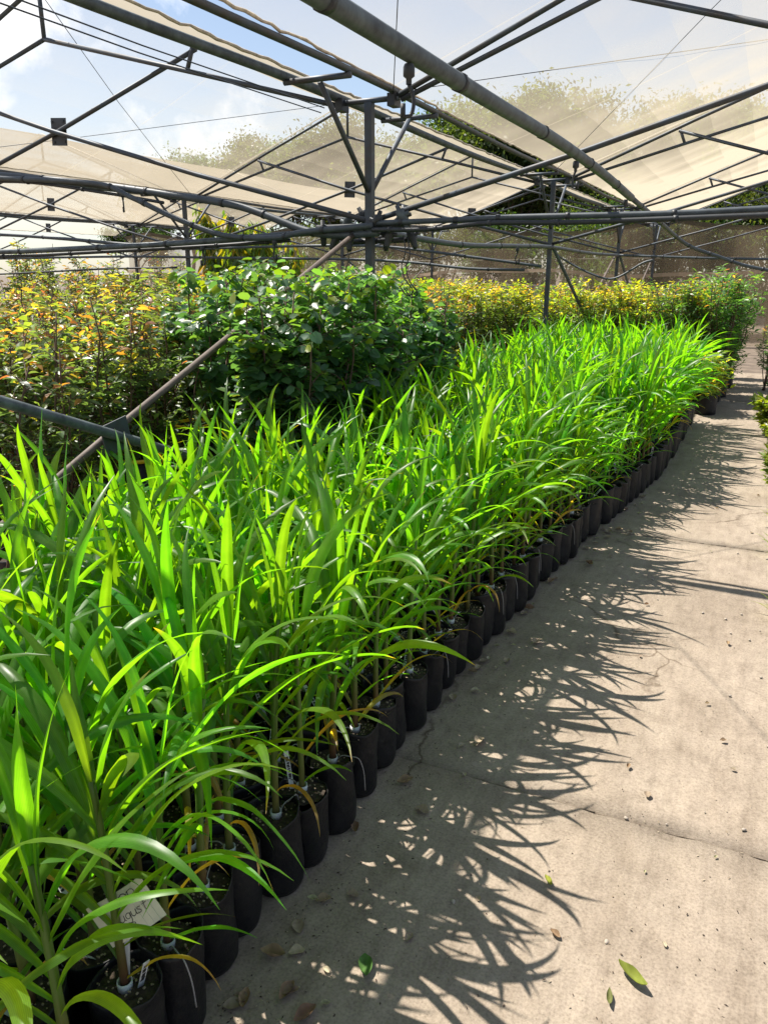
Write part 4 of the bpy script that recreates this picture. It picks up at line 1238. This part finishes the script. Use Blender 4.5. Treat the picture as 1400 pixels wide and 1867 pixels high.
bl = [(470, 27, 0), (560, 26, 1), (640, 27, 2), (720, 25, 0), (800, 26, 1), (880, 24.5, 2), (950, 25, 0), (1020, 24, 1), (1085, 24.5, 2), (1150, 23.5, 0), (1215, 24, 1), (1280, 23.5, 2), (1345, 24, 0), (1410, 23.6, 1), (1480, 24, 0)]
for i, (px, Y, vi) in enumerate(bl):
    t = thing('background_bush', f'leafy green bush just behind the brown side net, {ord_[i]} from the left', 'bush', (at_px(px, Y), Y, -.03), random.uniform(0, 6), 'bushes behind the side net', random.uniform(.9, 1.12))
    obj('trunk', BV[vi][0], None, t); obj('crown', BV[vi][1], None, t)

# ------------------------------------------------------------------ litter on the path
def dry_leaf(seed, L, W, curl, c):
    random.seed(seed)
    n = 8; V, F, C = [], [], []
    for i in range(n + 1):
        s = i / n
        w_ = W * math.sin(math.pi * min(1, s * .96 + .02)) ** .7
        for j in (-1, -.5, 0, .5, 1):
            z = curl * L * ((s - .5) ** 2 + .9 * (j * w_ / L) ** 2 * 2) + .02 * L * math.sin(9 * s + j * 3 + seed)
            V.append((j * w_ * .5, (s - .5) * L, z + .004)); C.append(np.array(c) * random.uniform(.8, 1.2))
    for i in range(n):
        for j in range(4): F.append((i * 5 + j, i * 5 + j + 1, (i + 1) * 5 + j + 1, (i + 1) * 5 + j))
    return mesh('fallen_leaf', V, F, C, True)
DL = [dry_leaf(i, L, W, cu, c) for i, (L, W, cu, c) in enumerate([(.055, .038, .35, (.40, .32, .22)), (.045, .026, .6, (.36, .27, .17)), (.06, .03, .8, (.30, .20, .12)), (.035, .022, .5, (.44, .38, .27)), (.05, .034, .25, (.34, .27, .19)), (.03, .014, .9, (.42, .40, .24))])]
for q in DL: q.materials.append(M['dry'])
LG = 'dry fallen leaves'
random.seed(77)
lw = []
for _ in range(62):
    y = .9 + 5.2 * random.random() ** 1.35
    lw.append((edge_x(y) + abs(random.gauss(0, .10)) + .01, y, 'curled dry leaf lying against the black grow bags'))
for x, y in ((.07, 2.75), (-.02, 1.71), (.11, 2.58), (-.14, 2.31), (-.72, 2.15), (-.5, 1.65), (-.22, 2.44), (-.3, 3.3), (.05, 3.6), (-.1, 4.9), (.12, 5.4), (-.12, 5.9), (-.35, 3.9), (.1, 4.3), (0, 3.0), (-.1, 1.95), (-.62, 1.45), (.08, 2.1), (-.28, 1.62), (.15, 6.4), (-.05, 7.2)):
    lw.append((x, y, 'small dry leaf lying out on the sunlit path'))
for x, y, lab in lw:
    o = obj('fallen_leaf', random.choice(DL), None, None, (x, y, .003), random.uniform(0, 6.28))
    s = random.uniform(.6, 1.1) * (1 if 'bags' in lab else .6); o.scale = (s, s, s)
    tag(o, lab, 'leaf', LG)
def green_piece(name, L, W, curl, c, loc, rz, lab):
    o = obj(name, dry_leaf(hash(name) % 7 + 20, L, W, curl, c), M['dry'], None, loc, rz); tag(o, lab, 'leaf')
green_piece('leaf_scrap', .085, .030, .9, (.20, .24, .04), (-.08, 1.57, .006), R(58), 'rolled yellow-green piece of corn leaf on the near path')
green_piece('leaf_scrap', .065, .035, .4, (.10, .20, .05), (-.68, 1.32, .006), R(30), 'green leaf scrap in the dappled shade beside the nearest bags')
green_piece('leaf_scrap', .045, .014, .9, (.16, .18, .06), (-.12, 1.49, .004), R(10), 'small curled grey-green scrap below the rolled piece of leaf')
green_piece('leaf_scrap', .040, .016, .9, (.30, .32, .05), (-.34, 1.79, .004), R(40), 'small yellow-green scrap at the tip of the leaf shadows')
def pebble(seed):
    random.seed(seed); mb = MB()
    mb.lathe([(0, 0), (.8, .05), (1, .35), (.75, .75), (.3, .95), (0, 1)], 9)
    mb.v = [(x * .011 * random.uniform(.8, 1.2), y_ * .008 * random.uniform(.8, 1.2), z * .009) for x, y_, z in mb.v]
    return mb.me('pebble')
PB = [pebble(i) for i in range(4)]
for q in PB: q.materials.append(M['stone'])
random.seed(31)
for i in range(46):
    y = .8 + 6.5 * random.random(); x = random.uniform(-.8, .25) if random.random() < .7 else random.uniform(0, .25)
    o = obj('pebble', random.choice(PB), None, None, (x, y, .0), random.uniform(0, 6)); s = random.uniform(.25, .8); o.scale = (s, s, s)
    tag(o, 'small pale pebble on the concrete path', 'pebble', 'pebbles on the path')
# crumbs of leaf and soil swept over the slabs
N = 2600
P = np.stack([rng.uniform(-1.0, .35, N), .7 + 8 * rng.random(N) ** 1.3, np.full(N, .003)], -1)
near = rng.random(N) < .45
P[near, 0] = np.array([edge_x(yy) for yy in P[near, 1]]) + np.abs(rng.normal(0, .12, near.sum()))
a = rng.uniform(0, 6.28, N)
D = np.stack([np.cos(a), np.sin(a), rng.uniform(0, .3, N)], -1)
c = np.array([(.10, .07, .05), (.30, .23, .15), (.45, .38, .28), (.06, .045, .035)])[rng.integers(0, 4, N)]
v, f, cc = scatter_leaves(P, D, norm(np.stack([rng.normal(0, .3, N), rng.normal(0, .3, N), np.ones(N)], -1)), rng.uniform(.004, .012, N), rng.uniform(.002, .005, N), c, 'kite', .1)
tag(obj('leaf_litter', leafmesh('leaf_litter', v, f, cc), M['dry']), 'fine crumbs of leaf and soil scattered over the path', 'litter', None, 'stuff')
